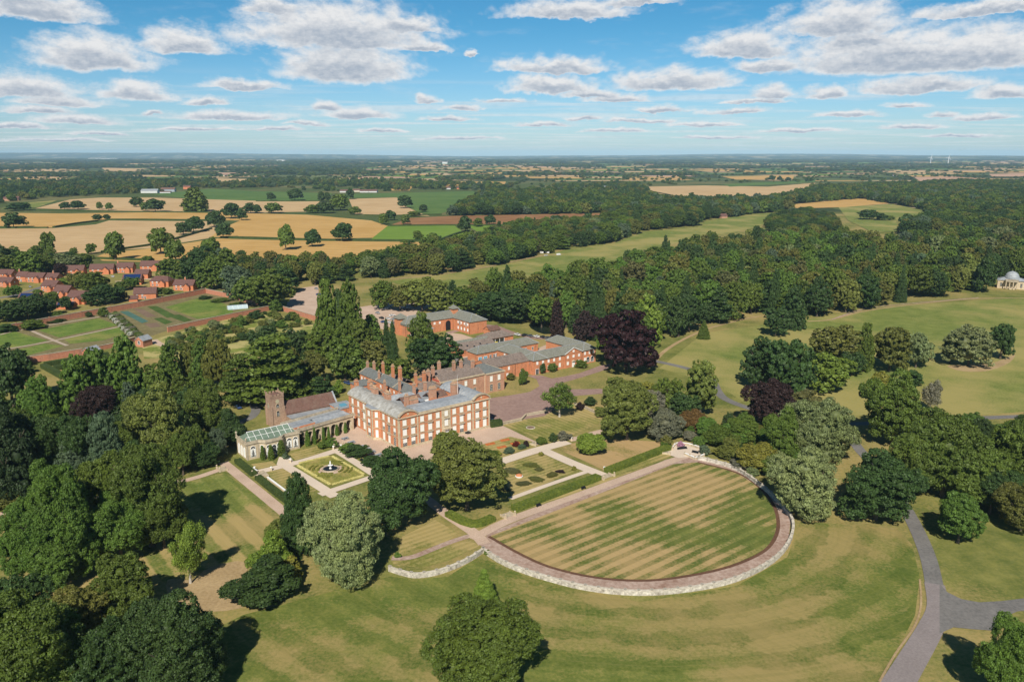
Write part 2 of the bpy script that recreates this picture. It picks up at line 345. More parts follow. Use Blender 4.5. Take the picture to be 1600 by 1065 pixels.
WHEAT = fieldm('wheat', (.46, .28, .09), (.56, .36, .14), R(75), 22, .4)
STUBB = fieldm('stubble', (.46, .31, .155), (.56, .40, .22), R(110), 26, .35)
BROWN = fieldm('ploughed', (.24, .12, .055), (.34, .19, .09), R(85), 30, .6)
CROPG = fieldm('green_crop', (.075, .14, .035), (.12, .185, .05), R(80), 30, .3)
CROPB = fieldm('bright_green_crop', (.13, .22, .03), (.17, .26, .045), R(80), 30, .3)
PINKF = fieldm('pink_stubble', (.42, .26, .17), (.52, .34, .24), R(80), 40, .3)
# ------------------------------------------------------------------ ground
def smooth(P, k=5, closed=False):
    n = len(P); out = []
    for i in range(n if closed else n-1):
        p0, p1, p2, p3 = (P[(i-1) % n] if closed or i > 0 else P[0]), P[i], P[(i+1) % n], (P[(i+2) % n] if closed or i+2 < n else P[-1])
        for j in range(k):
            t = j / k
            out.append(.5*((2*p1)+(p2-p0)*t+(2*p0-5*p1+4*p2-p3)*t*t+(3*p1-p0-3*p2+p3)*t**3))
    if not closed: out.append(P[-1])
    return out
LEVEL = [0]
def lev(l):
    LEVEL[0] += 1
    return (.020 * l + .0015 * (LEVEL[0] % 12)) if l < 40 else l / 100 + .004 * (LEVEL[0] % 12)
def sheet(name, P, mat, z, kind='structure'):
    t = tessellate_polygon([[Vector((p[0], p[1], 0)) for p in P]])
    me = bpy.data.meshes.new(name); me.from_pydata([(p[0], p[1], z) for p in P], [], [tuple(x) for x in t])
    for p in me.polygons:
        if p.normal.z < 0: p.flip()
    me.materials.append(mat); me.update()
    return link(name, me, kind=kind)
def area(name, px, mat, lvl, sm=0, E_=False):
    P = [E(*p) if E_ else G(*p) for p in px]
    if sm: P = smooth(P, sm, True)
    return sheet(name, P, mat, lev(lvl))
def strip_pts(P, w):
    L_, R_ = [], []
    for i, p in enumerate(P):
        a = P[max(0, i-1)]; b = P[min(len(P)-1, i+1)]
        d = Vector((b.x-a.x, b.y-a.y, 0)).normalized(); nrm = Vector((-d.y, d.x, 0))
        ww = w[0] + (w[1]-w[0])*i/(len(P)-1) if isinstance(w, tuple) else w
        L_.append(p + nrm*ww/2); R_.append(p - nrm*ww/2)
    return L_, R_
def strip(name, px, w, mat, lvl, sm=4, E_=False, kind='structure'):
    P = [E(*p) if E_ else G(*p) for p in px]
    if sm and len(P) > 2: P = smooth(P, sm)
    a, b = strip_pts(P, w); n = len(P); z = lev(lvl)
    me = bpy.data.meshes.new(name)
    me.from_pydata([(p.x, p.y, z) for p in a] + [(p.x, p.y, z) for p in b], [], [(i, n+i, n+i+1, i+1) for i in range(n-1)])
    me.materials.append(mat); me.update(); return link(name, me, kind=kind)
me = bpy.data.meshes.new('ground'); XW = 30000
me.from_pydata([(-XW, -2500, 0), (XW, -2500, 0), (XW, 42000, 0), (-XW, 42000, 0)], [], [(0, 1, 2, 3)])
# farmland colours beyond the park are in the ground sheet itself
gm = new_mat('ground_grass'); b = NB(gm); v = b.vm('MULTIPLY', b.pos(), (1, 1, 0))
fine = b.noise(v, .9, 4, .7); med = b.noise(v, .10, 4, .62); big = b.noise(v, .017, 5, .6)
near = b.mix(b.mr(b.math('ADD', b.math('MULTIPLY', fine, .35), b.math('MULTIPLY', med, .65)), .38, .62), (.105, .130, .032), (.225, .22, .064))
near = b.mix(b.mr(b.math('ADD', b.math('MULTIPLY', big, .7), b.math('MULTIPLY', fine, .3)), .44, .60), near, (.34, .26, .105))
vor = b.n('ShaderNodeTexVoronoi', {'Vector': b.vm('MULTIPLY', v, (1, .8, 0)), 'Scale': 1/330.}, feature='F1')
rp = b.n('ShaderNodeValToRGB'); cr = rp.color_ramp; cr.interpolation = 'CONSTANT'
b.t.links.new(b.n('ShaderNodeSeparateColor', {0: vor.outputs['Color']}).outputs[0], rp.inputs[0])
for i, (p_, c_) in enumerate([(0, (.045, .065, .024)), (.30, (.10, .13, .045)), (.48, (.38, .27, .14)), (.60, (.065, .09, .03)), (.74, (.44, .33, .19)), (.82, (.14, .16, .06)), (.93, (.32, .22, .12))]):
    e = cr.elements[i] if i < 2 else cr.elements.new(p_)
    e.position = p_; e.color = (*c_, 1)
sy = b.n('ShaderNodeSeparateXYZ', {0: v}).outputs[1]
b.out(b.mix(b.mr(sy, 1500, 1600), near, rp.outputs[0]), .95, .05)
me.materials.append(gm); link('ground', me, kind='structure')
# fields beyond the park (pixel outlines read off the photograph, laid on the ground)
for nm, mt, z, P in [
 ('pasture', GREEN_F, 40, [(-60,432),(300,418),(560,418),(745,385),(960,352),(1110,322),(1320,300),(1640,292),(1640,283),(-60,283)]),
 ('wheat_field', WHEAT, 45, [(-60,335),(0,333),(110,334),(240,332),(330,331),(332,343),(230,342),(165,343),(85,356),(0,355),(-60,356)]),
 ('stubble_field', STUBB, 45, [(-20,358),(83,357),(150,351),(170,345),(300,346),(322,346),(345,356),(330,372),(270,382),(235,388),(160,393),(100,402),(10,392)]),
 ('wheat_field', WHEAT, 50, [(328,332),(400,334),(480,336),(580,345),(607,354),(585,372),(500,374),(400,371),(328,371),(348,357),(375,345),(330,344)]),
 ('wheat_field', WHEAT, 50, [(340,373),(400,375),(500,377),(600,378),(745,380),(700,391),(640,401),(560,413),(520,421),(440,420),(300,412),(160,408),(150,402),(165,396),(240,388)]),
 ('stubble_field', STUBB, 50, [(55,326),(110,312),(160,309),(235,309),(330,312),(400,314),(500,315),(480,331),(400,333),(200,330)]),
 ('stubble_field', STUBB, 55, [(545,311),(620,309),(632,322),(655,333),(672,338),(610,336),(555,335)]),
 ('pasture', CROPG, 50, [(235,304),(330,295),(400,299),(520,302),(500,314),(400,314),(300,311)]),
 ('pasture', CROPG, 50, [(525,304),(600,302),(740,299),(747,310),(700,330),(680,337),(655,332),(632,321),(620,308),(545,310)]),
 ('ploughed_field', BROWN, 50, [(608,353),(640,341),(700,338),(800,336),(950,333),(930,345),(880,351),(700,352)]),
 ('crop_field', CROPB, 55, [(605,354),(710,353),(728,366),(715,373),(690,376),(600,376),(580,374)]),
 ('pasture', CROPB, 50, [(730,353),(790,353),(782,359),(745,362)]),
 ('wheat_field', WHEAT, 55, [(665,284),(790,284),(792,292),(670,292)]),
 ('wheat_field', WHEAT, 55, [(610,293),(645,291),(640,298),(612,298)]),
 ('stubble_field', STUBB, 55, [(1005,292),(1100,290),(1200,292),(1275,286),(1250,300),(1180,312),(1090,310),(1030,303)]),
 ('pasture', GREEN_M, 55, [(1022,303),(1075,312),(1068,316),(1040,312)]),
 ('wheat_field', WHEAT, 55, [(855,294),(930,296),(942,302),(860,301)]),
 ('pasture', CROPG, 58, [(1130,288),(1275,281),(1272,285),(1140,292)]),
 ('stubble_field', WHEAT, 60, [(1128,276),(1240,274),(1240,280),(1150,281)]),
 ('wheat_field', WHEAT, 55, [(1215,322),(1300,314),(1345,310),(1395,310),(1392,318),(1320,324),(1250,326)]),
 ('pasture', GREEN_M, 50, [(1310,324),(1395,319),(1448,330),(1446,340),(1400,346),(1405,362),(1365,364),(1325,345)]),
 ('stubble_field', PINKF, 60, [(1428,277),(1490,276),(1552,281),(1552,286),(1440,285)]),
 ('stubble_field', PINKF, 60, [(1545,272),(1605,271),(1605,276),(1550,276)]),
 ('stubble_field', STUBB, 60, [(158,262),(230,264),(205,268),(165,267)]),
 ('wheat_field', STUBB, 60, [(340,279),(400,280),(398,289),(345,290)]),
 ('pasture', GREEN_M, 60, [(30,318),(90,313),(60,324),(0,327)]),
 ('stubble_field', STUBB, 60, [(120,290),(190,291),(185,295),(125,295)]),
]: area(nm, P, mt, z)
area('meadow', [(610,440),(700,428),(780,415),(850,400),(885,390),(960,380),(1008,362),(1090,355),(1105,345),(1190,334),(1215,333),(1200,350),(1120,368),(1010,390),(950,414),(800,446),(700,456)], GREEN_M, 5, 2)
strip('track', [(610,436),(660,432),(740,421),(800,409),(845,400),(880,397)], 3.5, DRYG, 7)
area('outer_lawn', [(380,960),(610,900),(650,905),(700,900),(755,865),(820,900),(1000,940),(1150,915),(1230,870),(1250,815),(1310,818),(1400,825),(1425,850),(1437,900),(1430,960),(1405,1010),(1370,1100),(1330,1180),(260,1180),(300,1000)], GREEN_OUT, 1)
area('dry_bank', [(300,905),(330,885),(385,878),(378,925),(388,945),(330,955),(270,940),(262,905)], DRYG, 2, 3)
area('west_lawn', [(298,752),(350,738),(395,770),(438,800),(440,830),(385,878),(330,885),(270,905),(140,925),(60,900),(150,800),(220,770)], GREEN_W, 1)
area('striped_lawn', [(764,838),(860,801),(960,762),(1052,725),(1090,722),(1150,738),(1185,760),(1209,790),(1216,822),(1205,850),(1180,869),(1130,888),(1060,902),(1000,907),(930,902),(860,886),(810,864)], GREEN_SEMI, 4)
_lp = [(764,838),(860,801),(960,762),(1052,725),(1090,722),(1150,738),(1185,760),(1209,790),(1216,822),(1205,850),(1180,869),(1130,888),(1060,902),(1000,907),(930,902),(860,886),(810,864),(764,838)]
strip('lawn_edge', _lp[4:], 1.1, plain('dark_earth', (.13,.07,.045), .3, 1.5, .95, .05), 5)
area('lawn_edge_path', [(748,850),(765,832),(860,793),(960,754),(1040,718),(1070,712),(1100,716),(1150,728),(1195,757),(1236,806),(1232,845),(1205,880),(1150,906),(1080,921),(1000,927),(920,920),(850,903),(795,882)], EARTH, 3)
strip('terrace_walk', [(738,842),(790,815),(884,780),(965,751),(1044,722),(1072,712)], 3.6, GRAVEL, 5)
area('bank_grass', [(748,828),(800,800),(914,757),(1045,703),(1050,712),(963,747),(884,776),(780,810)], GREEN_L, 5)
area('lower_grass_plot', [(628,838),(680,812),(706,826),(716,834),(690,850),(650,858),(622,870)], GREEN_L, 2)
area('lower_grass_strip', [(612,876),(640,872),(700,850),(735,845),(750,852),(700,876),(660,886),(618,884)], GREEN_L, 2)
strip('side_walk', [(612,872),(640,871),(668,861),(700,848),(730,838),(752,832)], 2.2, EARTH, 4)
strip('west_walk', [(348,722),(395,760),(445,801),(500,845)], 3.8, GRAVEL, 3)
strip('west_walk', [(600,735),(660,775),(700,805),(740,832),(757,850)], 3.8, GRAVEL, 6)
strip('garden_walk', [(-60,806),(0,802),(62,791),(150,778),(240,758),(295,749),(345,733)], 3.0, GRAVEL, 3)
strip('parterre_walk', [(404,737),(470,721),(528,703)], 3.8, PAVING, 5)
strip('parterre_walk', [(522,702),(555,722),(592,746)], 3.2, PAVING, 6)
strip('parterre_walk', [(440,724),(478,747),(524,776)], 3.8, PAVING, 7)
strip('parterre_walk', [(500,773),(545,758),(592,742)], 3.4, PAVING, 8)
area('door_apron', [(436,714),(452,712),(460,722),(448,730),(432,726)], PAVING, 4)
area('parterre_turf', [(464,726),(516,758),(570,743),(516,712)], grassm('parterre_grass', (.14,.16,.04), (.31,.29,.07), (.38,.30,.11), .4, None, .06), 9)
area('small_lawn', [(414,738),(444,730),(468,746),(495,763),(480,790),(452,766)], GREEN_L, 2)
area('small_lawn', [(452,709),(506,693),(521,702),(462,719)], GREEN_L, 2)
area('small_lawn', [(392,725),(425,720),(433,727),(405,734)], GREEN_L, 2)
area('house_terrace', [(510,684),(530,676),(545,664),(640,640),(768,664),(782,663),(838,690),(826,696),(797,682),(735,700),(700,710),(668,740),(640,742),(600,722),(578,712),(548,698),(526,690)], GRAVEL, 2)
area('flower_lawn', [(733,700),(797,682),(832,690),(828,698),(768,722),(740,716)], GREEN_L, 4)
strip('garden_path', [(768,726),(826,707),(887,690)], 5.2, PAVING, 5)
strip('garden_path', [(842,700),(893,723),(943,743)], 4.6, PAVING, 6)
strip('garden_path', [(797,779),(855,758),(916,737)], 2.2, PAVING, 5)
area('rose_garden', [(778,728),(845,707),(905,735),(800,776)], GREEN_L, 4)
area('east_garden_lawn', [(868,700),(890,693),(960,686),(1030,690),(1045,699),(950,737)], grassm('dry_garden_grass', (.18,.165,.05), (.28,.235,.085), (.42,.29,.14), .8, None, .05), 4)
strip('rockery_path', [(889,687),(905,684),(935,675),(970,668)], 4., GRAVEL, 4)
area('tennis_lawn', [(785,664),(900,630),(955,652),(862,694)], grassm('mown_garden_grass', (.17,.18,.045), (.29,.27,.085), (.40,.31,.13), .5, (R(38.2), 2.4, .35), .05, .5, 0., None, .012), 2)
area('forecourt', [(764,664),(764,622),(800,617),(828,612),(843,603),(838,592),(822,586),(845,586),(862,591),(882,588),(905,583),(938,571),(955,568),(948,577),(910,589),(882,597),(875,602),(892,608),(950,607),(1000,604),(1010,611),(950,614),(890,619),(866,640),(850,650),(786,660)], GRAVELR, 2, 0)
area('service_yard', [(560,480),(600,474),(690,470),(640,496),(600,515),(560,505)], GRAVEL, 3)
area('service_yard', [(450,470),(470,450),(497,446),(502,502),(445,486)], GRAVEL, 3)
area('stable_yard', [(698,519),(722,522),(762,536),(770,552),(720,560),(690,540)], GRAVEL, 3)
area('service_yard', [(690,560),(735,545),(800,550),(790,572),(720,572)], ASPHALT, 2)
strip('service_road', [(700,520),(760,508),(800,520),(835,528),(862,528)], 5., GRAVELR, 4)
strip('quadrangle_yard_path', [(820,550),(845,545),(862,538)], 5., GRAVEL, 4)
strip('church_road', [(338,705),(352,690),(372,662),(392,652),(400,640),(395,625),(420,610)], 4., ASPHALT, 3)
# park roads
strip('road', [(1290,1260),(1378,1110),(1420,1040),(1452,985),(1466,950),(1460,912)], (6.6, 4.8), ASPHALTP, 6)
strip('road', [(1460,914),(1450,870),(1430,822),(1406,780),(1380,740),(1345,705),(1322,672),(1316,660)], (4.4, 4.0), ASPHALT, 5)
area('road_junction', [(1468,912),(1480,925),(1502,936),(1530,941),(1565,939),(1640,930),(1640,952),(1590,955),(1560,968),(1550,985),(1520,983),(1490,980),(1468,990)], ASPHALT, 7)
strip('road', [(1312,662),(1365,661),(1430,657),(1500,654),(1640,649)], 4.2, ASPHALT, 5)
strip('road', [(1000,558),(1024,564),(1075,576),(1110,592),(1122,612),(1135,624),(1172,638),(1240,655),(1316,662)], 4.2, ASPHALT, 5)
strip('road_verge', [(1374,1065),(1400,1020),(1428,980),(1439,945),(1437,905)], .5, DRYG, 8)
strip('mown_ride', [(945,640),(1010,630),(1100,640)], 8, GREEN1, 1)
strip('dry_verge', [(1018,573),(1035,551),(1068,530),(1105,514),(1140,504),(1190,494),(1240,500)], (2.6, 2), DRYG, 3)
strip('dry_verge', [(1262,502),(1300,499),(1345,487),(1400,479),(1470,471),(1540,466),(1610,466)], 2.2, DRYG, 3)
strip('dry_verge', [(1300,499),(1345,484),(1400,476),(1480,469),(1530,465)], 1.4, EARTH, 4)
area('shrub_bed', [(1480,572),(1505,580),(1545,579),(1578,566),(1586,553),(1570,560),(1545,568),(1500,570)], DRYG, 3, 3)
area('flint_gravel', [(1040,700),(1064,694),(1098,703),(1094,712),(1060,716),(1040,709)], PAVING, 9)
area('park_meadow', [(1030,575),(1100,520),(1250,500),(1400,478),(1640,462),(1640,640),(1440,655),(1180,640),(1120,600)], GREEN_M, 1)
area('pond', [(826,508),(850,497),(885,500),(880,516),(850,522)], WATER, 5, 3)
area('pond', [(280,655),(300,600),(312,596),(318,640),(305,672)], WATER, 5, 3)
# walled kitchen garden
area('kitchen_garden', [(-60,522),(0,512),(120,494),(225,476),(320,457),(402,476),(265,515),(228,528),(-60,590)], plain('garden_soil', (.17,.15,.07), .3, .6, .95, .05, col2=(.26,.22,.11)), 2)
for P in ([(-60,520),(0,511),(45,524),(75,532),(0,548),(-60,560)], [(0,552),(70,537),(100,540),(40,556),(0,562)], [(60,516),(155,497),(184,508),(92,527)], [(100,530),(188,511),(212,516),(160,532),(110,537)],
          [(258,480),(316,464),(362,478),(365,492),(308,498)]):
    area('kitchen_garden_lawn', P, GREEN_K, 4)
VEG = plain('vegetable_rows', (.04, .085, .02), .4, 1.6, .9, .1, col2=(.11, .17, .04))
for P in ([(230,479),(245,478),(275,493),(262,497)], [(262,494),(280,491),(300,500),(288,503)], [(240,498),(252,496),(270,503),(258,507)]): area('vegetable_bed', P, VEG, 5)
area('cabbage_bed', [(187,487),(200,486),(232,502),(222,505)], plain('cabbage', (.07,.15,.12), .3, 1.2), 5)
for P in ([(205,480),(225,484),(245,494),(230,496)], [(225,506),(245,504),(252,510),(235,512)]): area('vegetable_bed', P, SOIL, 5)
for P in ([(0,523),(40,514),(155,495)], [(45,515),(80,530),(105,540)], [(0,547),(75,534),(185,511)]): strip('kitchen_garden_path', P, 2.2, plain('kitchen_path', (.42,.34,.26), .15, 2), 6)
area('orchard_grass', [(270,522),(400,486),(500,505),(450,560),(330,560),(225,560),(222,535)], grassm('orchard_grass', (.10,.15,.03), (.24,.26,.06), (.42,.36,.15), .5, None, .09, .8), 3)
area('orchard_path', [(230,533),(245,530),(262,541),(255,543)], GRAVEL, 5)
strip('village_lane', [(-40,470),(20,462),(60,450),(95,440)], 6, ASPHALT, 3)
strip('village_lane', [(330,450),(300,446),(262,440),(230,436),(180,440)], 5, GRAVEL, 3)
# ------------------------------------------------------------------ windows
WCACHE = {}
def win_mesh(w, h, style):
    k = (w, h, style)
    if k in WCACHE: return WCACHE[k]
    f = MB()
    arch = style.startswith('arch')
    if style in ('stone', 'plainw', 'stoned'):      # moulded surround, sill and hood
        f.box(-w/2-.14, -.10, -.02, -w/2, .03, h); f.box(w/2, -.10, -.02, w/2+.14, .03, h); f.box(-w/2-.14, -.10, h, w/2+.14, .03, h+.18)
        f.box(-w/2-.26, -.22, -.20, w/2+.26, .03, -.02)
        if style != 'plainw': f.k = 1; f.box(-w/2-.42, -.55, h+.28, w/2+.42, .03, h+.50); f.k = 0
    elif arch:
        r = w/2
        pts = [(-r, 0), (r, 0)] + [(r*math.cos(math.pi*i/10), h-r+r*math.sin(math.pi*i/10)) for i in range(11)]
        ro = r+.16
        outer = [(-ro, -.1), (ro, -.1)] + [(ro*math.cos(math.pi*i/10), h-r+ro*math.sin(math.pi*i/10)) for i in range(11)]
        n = len(pts)
        f.add([(x, -.12, z) for x, z in outer] + [(x, -.12, z) for x, z in pts] + [(x, .02, z) for x, z in outer] + [(x, .02, z) for x, z in pts],
              [(i, (i+1) % n, n+(i+1) % n, n+i) for i in range(n)] + [(i, 2*n+i, 2*n+(i+1) % n, (i+1) % n) for i in range(n)] + [(n+i, n+(i+1) % n, 3*n+(i+1) % n, 3*n+i) for i in range(n)])
    else:
        f.box(-w/2-.1, -.06, -.1, w/2+.1, .02, h+.1) if False else None
        f.box(-w/2-.10, -.08, -.10, w/2+.10, .02, 0); f.box(-w/2-.10, -.06, h, w/2+.10, .02, h+.12)
        f.box(-w/2-.08, -.06, 0, -w/2, .02, h); f.box(w/2, -.06, 0, w/2+.08, .02, h)
    me_f = f.mesh('window', [WHITE if style in ('cottage', 'archw') else STONE, STONEW])
    p = MB()
    zs = h-w/2 if arch else h
    if arch:
        r = w/2
        p.prism([(-r, -.05), (r, -.05), (r, .01), (-r, .01)], 0, h-r)
        p.add([(0, -.05, h-r)] + [(r*math.cos(math.pi*i/10), -.05, h-r+r*math.sin(math.pi*i/10)) for i in range(11)], [(0, i+1, i+2) for i in range(10)])
    else: p.box(-w/2, -.04, 0, w/2, .01, h)
    bars = MB(); t = .05
    if style not in ('archd',) :
        for i in range(1, 3 if w > 1.1 else 2):
            xx = -w/2 + w*i/(3 if w > 1.1 else 2); bars.box(xx-t/2, -.075, .02, xx+t/2, -.045, zs-.02)
        for j in range(1, 4 if h > 2 else 2):
            zz = zs*j/(4 if h > 2 else 2); bars.box(-w/2+.02, -.085, zz-t/2, w/2-.02, -.078, zz+t/2)
    WCACHE[k] = (me_f, p, bars, {}); return WCACHE[k]
def window(root, x, y, z, w, h, style='cottage', rot=0., fill='blind'):
    me_f, p, bars, panes = win_mesh(w, h, style)
    o = link('window', me_f, root, (x, y, z), rot)
    if fill not in panes:
        q = MB(); q.v = list(p.v); q.f = list(p.f); q.m = [0]*len(p.f); mats = [BLIND if fill != 'glass' else GLASS, WHITE, GLASS]
        if fill == 'curtain':
            q.m = [2]*len(p.f); q.k = 0
            for sgn in (-1, 1):
                q.add([(sgn*w*.48, -.056, h*.1), (sgn*w*.26, -.056, h*.1), (sgn*w*.30, -.056, h*.35), (sgn*w*.03, -.056, h*.72), (sgn*w*.03, -.056, h*.84), (sgn*w*.48, -.056, h*.72)], [(0,1,2,3,4,5) if sgn < 0 else (5,4,3,2,1,0)])
        if fill == 'half':
            q.m = [2]*len(p.f); q.k = 0; q.box(-w/2+.02, -.048, h*.42, w/2-.02, -.041, h-.02)
        if style != 'archd' and fill != 'blind': q.k = 1; q.add(bars.v, bars.f)
        panes[fill] = q.mesh('blind' if fill == 'blind' else 'pane', mats)
    link('blind' if fill == 'blind' else 'pane', panes[fill], o)
    return o
FACE = {'S': 0., 'N': math.pi, 'W': -math.pi/2, 'E': math.pi/2}
def wins(root, face, plane, spots, z, w, h, style='cottage', fill='blind'):
    for i, s in enumerate(spots):
        x, y = (s, plane) if face in 'SN' else (plane, s)
        fl = fill if isinstance(fill, str) else fill[i % len(fill)]
        window(root, x, y, z, w, h, style, FACE[face], fl)
pm = MB(); pm.lathe(0, 0, [(.17, 0), (.15, .55), (.2, .6), (.2, .75), (.12, .75)], 8); POTM = pm.mesh('chimney_pot', [POT])
def chimney(root, x, y, z0, z1, wx=1.2, wy=1.2, pots=3, mat=None, name='chimney'):
    m = MB(); m.box(x-wx/2, y-wy/2, z0, x+wx/2, y+wy/2, z1-.45); m.k = 1
    m.box(x-wx/2-.16, y-wy/2-.16, z1-.45, x+wx/2+.16, y+wy/2+.16, z1-.2); m.k = 0; m.box(x-wx/2+.02, y-wy/2+.02, z1-.2, x+wx/2-.02, y+wy/2-.02, z1)
    o = m.obj(name, [mat or BRICK, STONEW], root)
    if pots:
        lx = wx >= wy
        for i in range(pots):
            q = ((i+.5)/pots-.5)
            link('chimney_pot', POTM, o, (x+(q*wx if lx else 0), y+(0 if lx else q*wy), z1))
    return o
def door(root, x, y, z, w, h, mat, rot=0.):
    m = MB(); m.box(-w/2-.15, -.10, 0, -w/2, .02, h+.15); m.box(w/2, -.10, 0, w/2+.15, .02, h+.15); m.box(-w/2, -.10, h, w/2, .02, h+.15)
    m.k = 1; m.box(-w/2, -.05, 0, w/2, .01, h); m.k = 0; m.box(-.04, -.07, .05, .04, -.052, h-.02)
    return m.obj('door', [WHITE, mat], root, (0,0,0)) if False else link('door', m.mesh('door', [WHITE, mat]), root, (x, y, z), rot)
# ------------------------------------------------------------------ great house
H = thing('country_house', 'large red brick country house with stone dressings, curved lead roofs and many chimneys', 'house', E(0, 0), EA)
m = MB()
m.box(0, 0, 0, 43, 9, 12.3); m.box(.05, 9, 0, 8.6, 41, 12.3); m.box(34.5, 9, 0, 42.95, 24, 12.3)
m.k = 1; m.box(8.6, 9, 0, 34.5, 30, 10.6)
for (u0, u1) in ((.15, 8.3), (34.7, 42.85)):     # segmental gable walls
    w_ = (u1-u0)/2; rise = 1.9; r = (w_*w_+rise*rise)/(2*rise); al = math.asin(w_/r); um = (u0+u1)/2
    m.k = 0; m.extr([(u0, 12.2)]+[(um+r*math.sin(al*(2*i/10-1)), 12.95+rise-r+r*math.cos(al*(2*i/10-1))) for i in range(11)]+[(u1, 12.2)], -.02, .34, 'y')
    r2 = r+.55; a2 = math.asin(min(1, (w_+.35)/r2)); zc = 12.95+rise-r
    m.k = 2
    for i in range(12):
        t0, t1 = a2*(2*i/12-1), a2*(2*(i+1)/12-1)
        m.extr([(um+r*math.sin(t0), zc+r*math.cos(t0)), (um+r2*math.sin(t0), zc+r2*math.cos(t0)), (um+r2*math.sin(t1), zc+r2*math.cos(t1)), (um+r*math.sin(t1), zc+r*math.cos(t1))], -.5, .5, 'y')
m.k = 0; m.prism([(0.1, 14.2), (-2.3, 16.4), (-2.3, 21.6), (0.1, 23.8)], 0, 12.3)
m.obj('wall', [BRICK, BRICK2, STONEW], H)
for um in (4.22, 38.78): md_ = MB(); md_.extr([(um+.42*math.cos(math.pi*i/6), 13.7+.42*math.sin(math.pi*i/6)) for i in range(12)][::-1], -.12, -.03, 'y'); md_.obj('medallion', [STONE], H)
m = MB()                                          # stone dressings
for x0, x1 in ((-.06, .62), (8.1, 8.75), (34.25, 34.9), (42.38, 43.06)): m.box(x0, -.10, .9, x1, .02, 12.25)
m.box(19.4, -.16, .9, 23.6, .02, 12.3)
m.box(-.1, -.14, 0, 43.1, .02, .9); m.box(-.14, -.04, 0, .1, 14.1, .9); m.box(-.10, -.06, .9, .04, .6, 12.25)
for zz in (4.75, 8.75): m.box(-.06, -.10, zz, 19.38, .01, zz+.14); m.box(23.62, -.10, zz, 43.06, .01, zz+.14); m.box(-.10, .62, zz, .0, 14.1, zz+.14); m.box(-.10, 23.9, zz, .05, 41.0, zz+.14)
m.prism([(0.0, 13.95), (-2.42, 16.28), (-2.42, 21.72), (0.0, 24.05)], 0, 1.0)
for zz in (4.75, 8.75): m.prism([(0.0, 14.02), (-2.38, 16.32), (-2.38, 21.68), (0.0, 23.98)], zz, zz+.14)
for yy in (16.4, 21.6): m.prism([(-2.42, yy-.35), (-2.42, yy+.35), (-2.2, yy+.35), (-2.2, yy-.35)], 1.0, 12.2)
m.box(19.9, -1.1, .9, 20.4, -.16, 4.1); m.box(22.6, -1.1, .9, 23.1, -.16, 4.1); m.box(19.6, -1.3, 4.1, 23.4, -.16, 4.6)
m.obj('stone_dressings', [STONE], H)
m = MB()                                          # cornice and parapet
m.box(8.76, -.45, 12.3, 34.24, .5, 12.62); m.box(8.76, -.30, 12.62, 34.24, .35, 13.25)
for x0, x1 in ((-.45, 8.75), (34.25, 43.45)): m.box(x0, -.5, 12.3, x1, .55, 12.62)
m.box(-.45, .56, 12.3, .4, 14.0, 12.62); m.box(-.45, 24.0, 12.3, .4, 41.3, 12.62); m.box(42.6, .56, 12.3, 43.45, 24, 12.62)
m.prism([(0.3, 13.6), (-2.75, 16.1), (-2.75, 21.9), (0.3, 24.4)], 12.31, 12.63)
m.obj('cornice', [STONE], H)
m = MB(); m.barrel(-.35, 8.75, .35, 41.2, 12.9, 2.1, 'y'); m.obj('barrel_roof', [LEADB], H)
m = MB(); m.barrel(34.25, 43.35, .35, 24.2, 12.9, 2.1, 'y'); m.obj('barrel_roof', [LEAD], H)
m = MB(); m.extr([(.4, 13.0), (4.2, 13.95), (8.6, 13.95), (9.4, 12.4), (.4, 12.4)], 8.77, 34.23, 'x'); m.obj('lead_roof', [LEAD], H)
m = MB(); m.prism([(0.3, 13.7), (-2.6, 16.15), (-2.6, 21.85), (0.3, 24.3)], 12.64, 12.85); m.obj('bay_roof', [LEAD], H)
for (u0, u1) in ((-.35, 8.75), (34.25, 43.35)):     # rolls on the lead
    m = MB()
    L_ = 41 if u0 < 0 else 24
    for j in range(0, L_, 2): m.barrel(u0-.02, u1+.02, j+.3, j+.42, 12.95, 2.11, 'y')
    m.obj('roof_roll', [LEADB], H)
m = MB(); m.box(8.62, 9.45, 10.6, 34.48, 30.1, 10.8)
m.k = 1; m.box(12.5, 11.5, 10.8, 19.0, 17.0, 13.1); m.box(21.5, 10.6, 10.8, 24.6, 12.6, 13.3); m.box(26, 12, 10.8, 33.0, 12.5, 12.9)
m.k = 2; m.gable(25.5, 17.0, 33.5, 23.0, 11.4, 13.4, 'x'); m.gable(14, 19.5, 22.5, 25.5, 11.0, 12.9, 'x')
m.k = 3; m.box(20.2, 12.6, 10.8, 25.2, 15.4, 12.2); m.k = 0; m.box(12.3, 11.3, 13.1, 19.2, 17.2, 13.3); m.hip(9.5, 26, 24, 30, 11, 12.6)
m.obj('inner_roofs', [LEAD, BRICK, TILE, WHITE], H)
FX = (2.6, 6.3, 10.4, 14.05, 17.6, 21.5, 25.4, 28.95, 32.6, 36.7, 40.4)
for i, x in enumerate(FX):
    yy = -.16 if i == 5 else 0
    if i != 5: window(H, x, yy, 1.0, 1.7, 3.25, 'stone' if i in (0,1,3,7,9,10) else 'plainw', 0, ('half', 'half', 'half', 'half', 'half', 'blind', 'blind', 'half', 'blind', 'blind', 'blind')[i])
    else: door(H, x, yy, .9, 1.7, 3.0, WHITE)
    window(H, x, yy, 5.35, 1.7, 2.7, 'stone' if i in (0,1,3,5,7,9,10) else 'plainw', 0, 'blind')
    window(H, x, yy, 9.35, 1.6, 2.15, 'plainw', 0, 'blind')
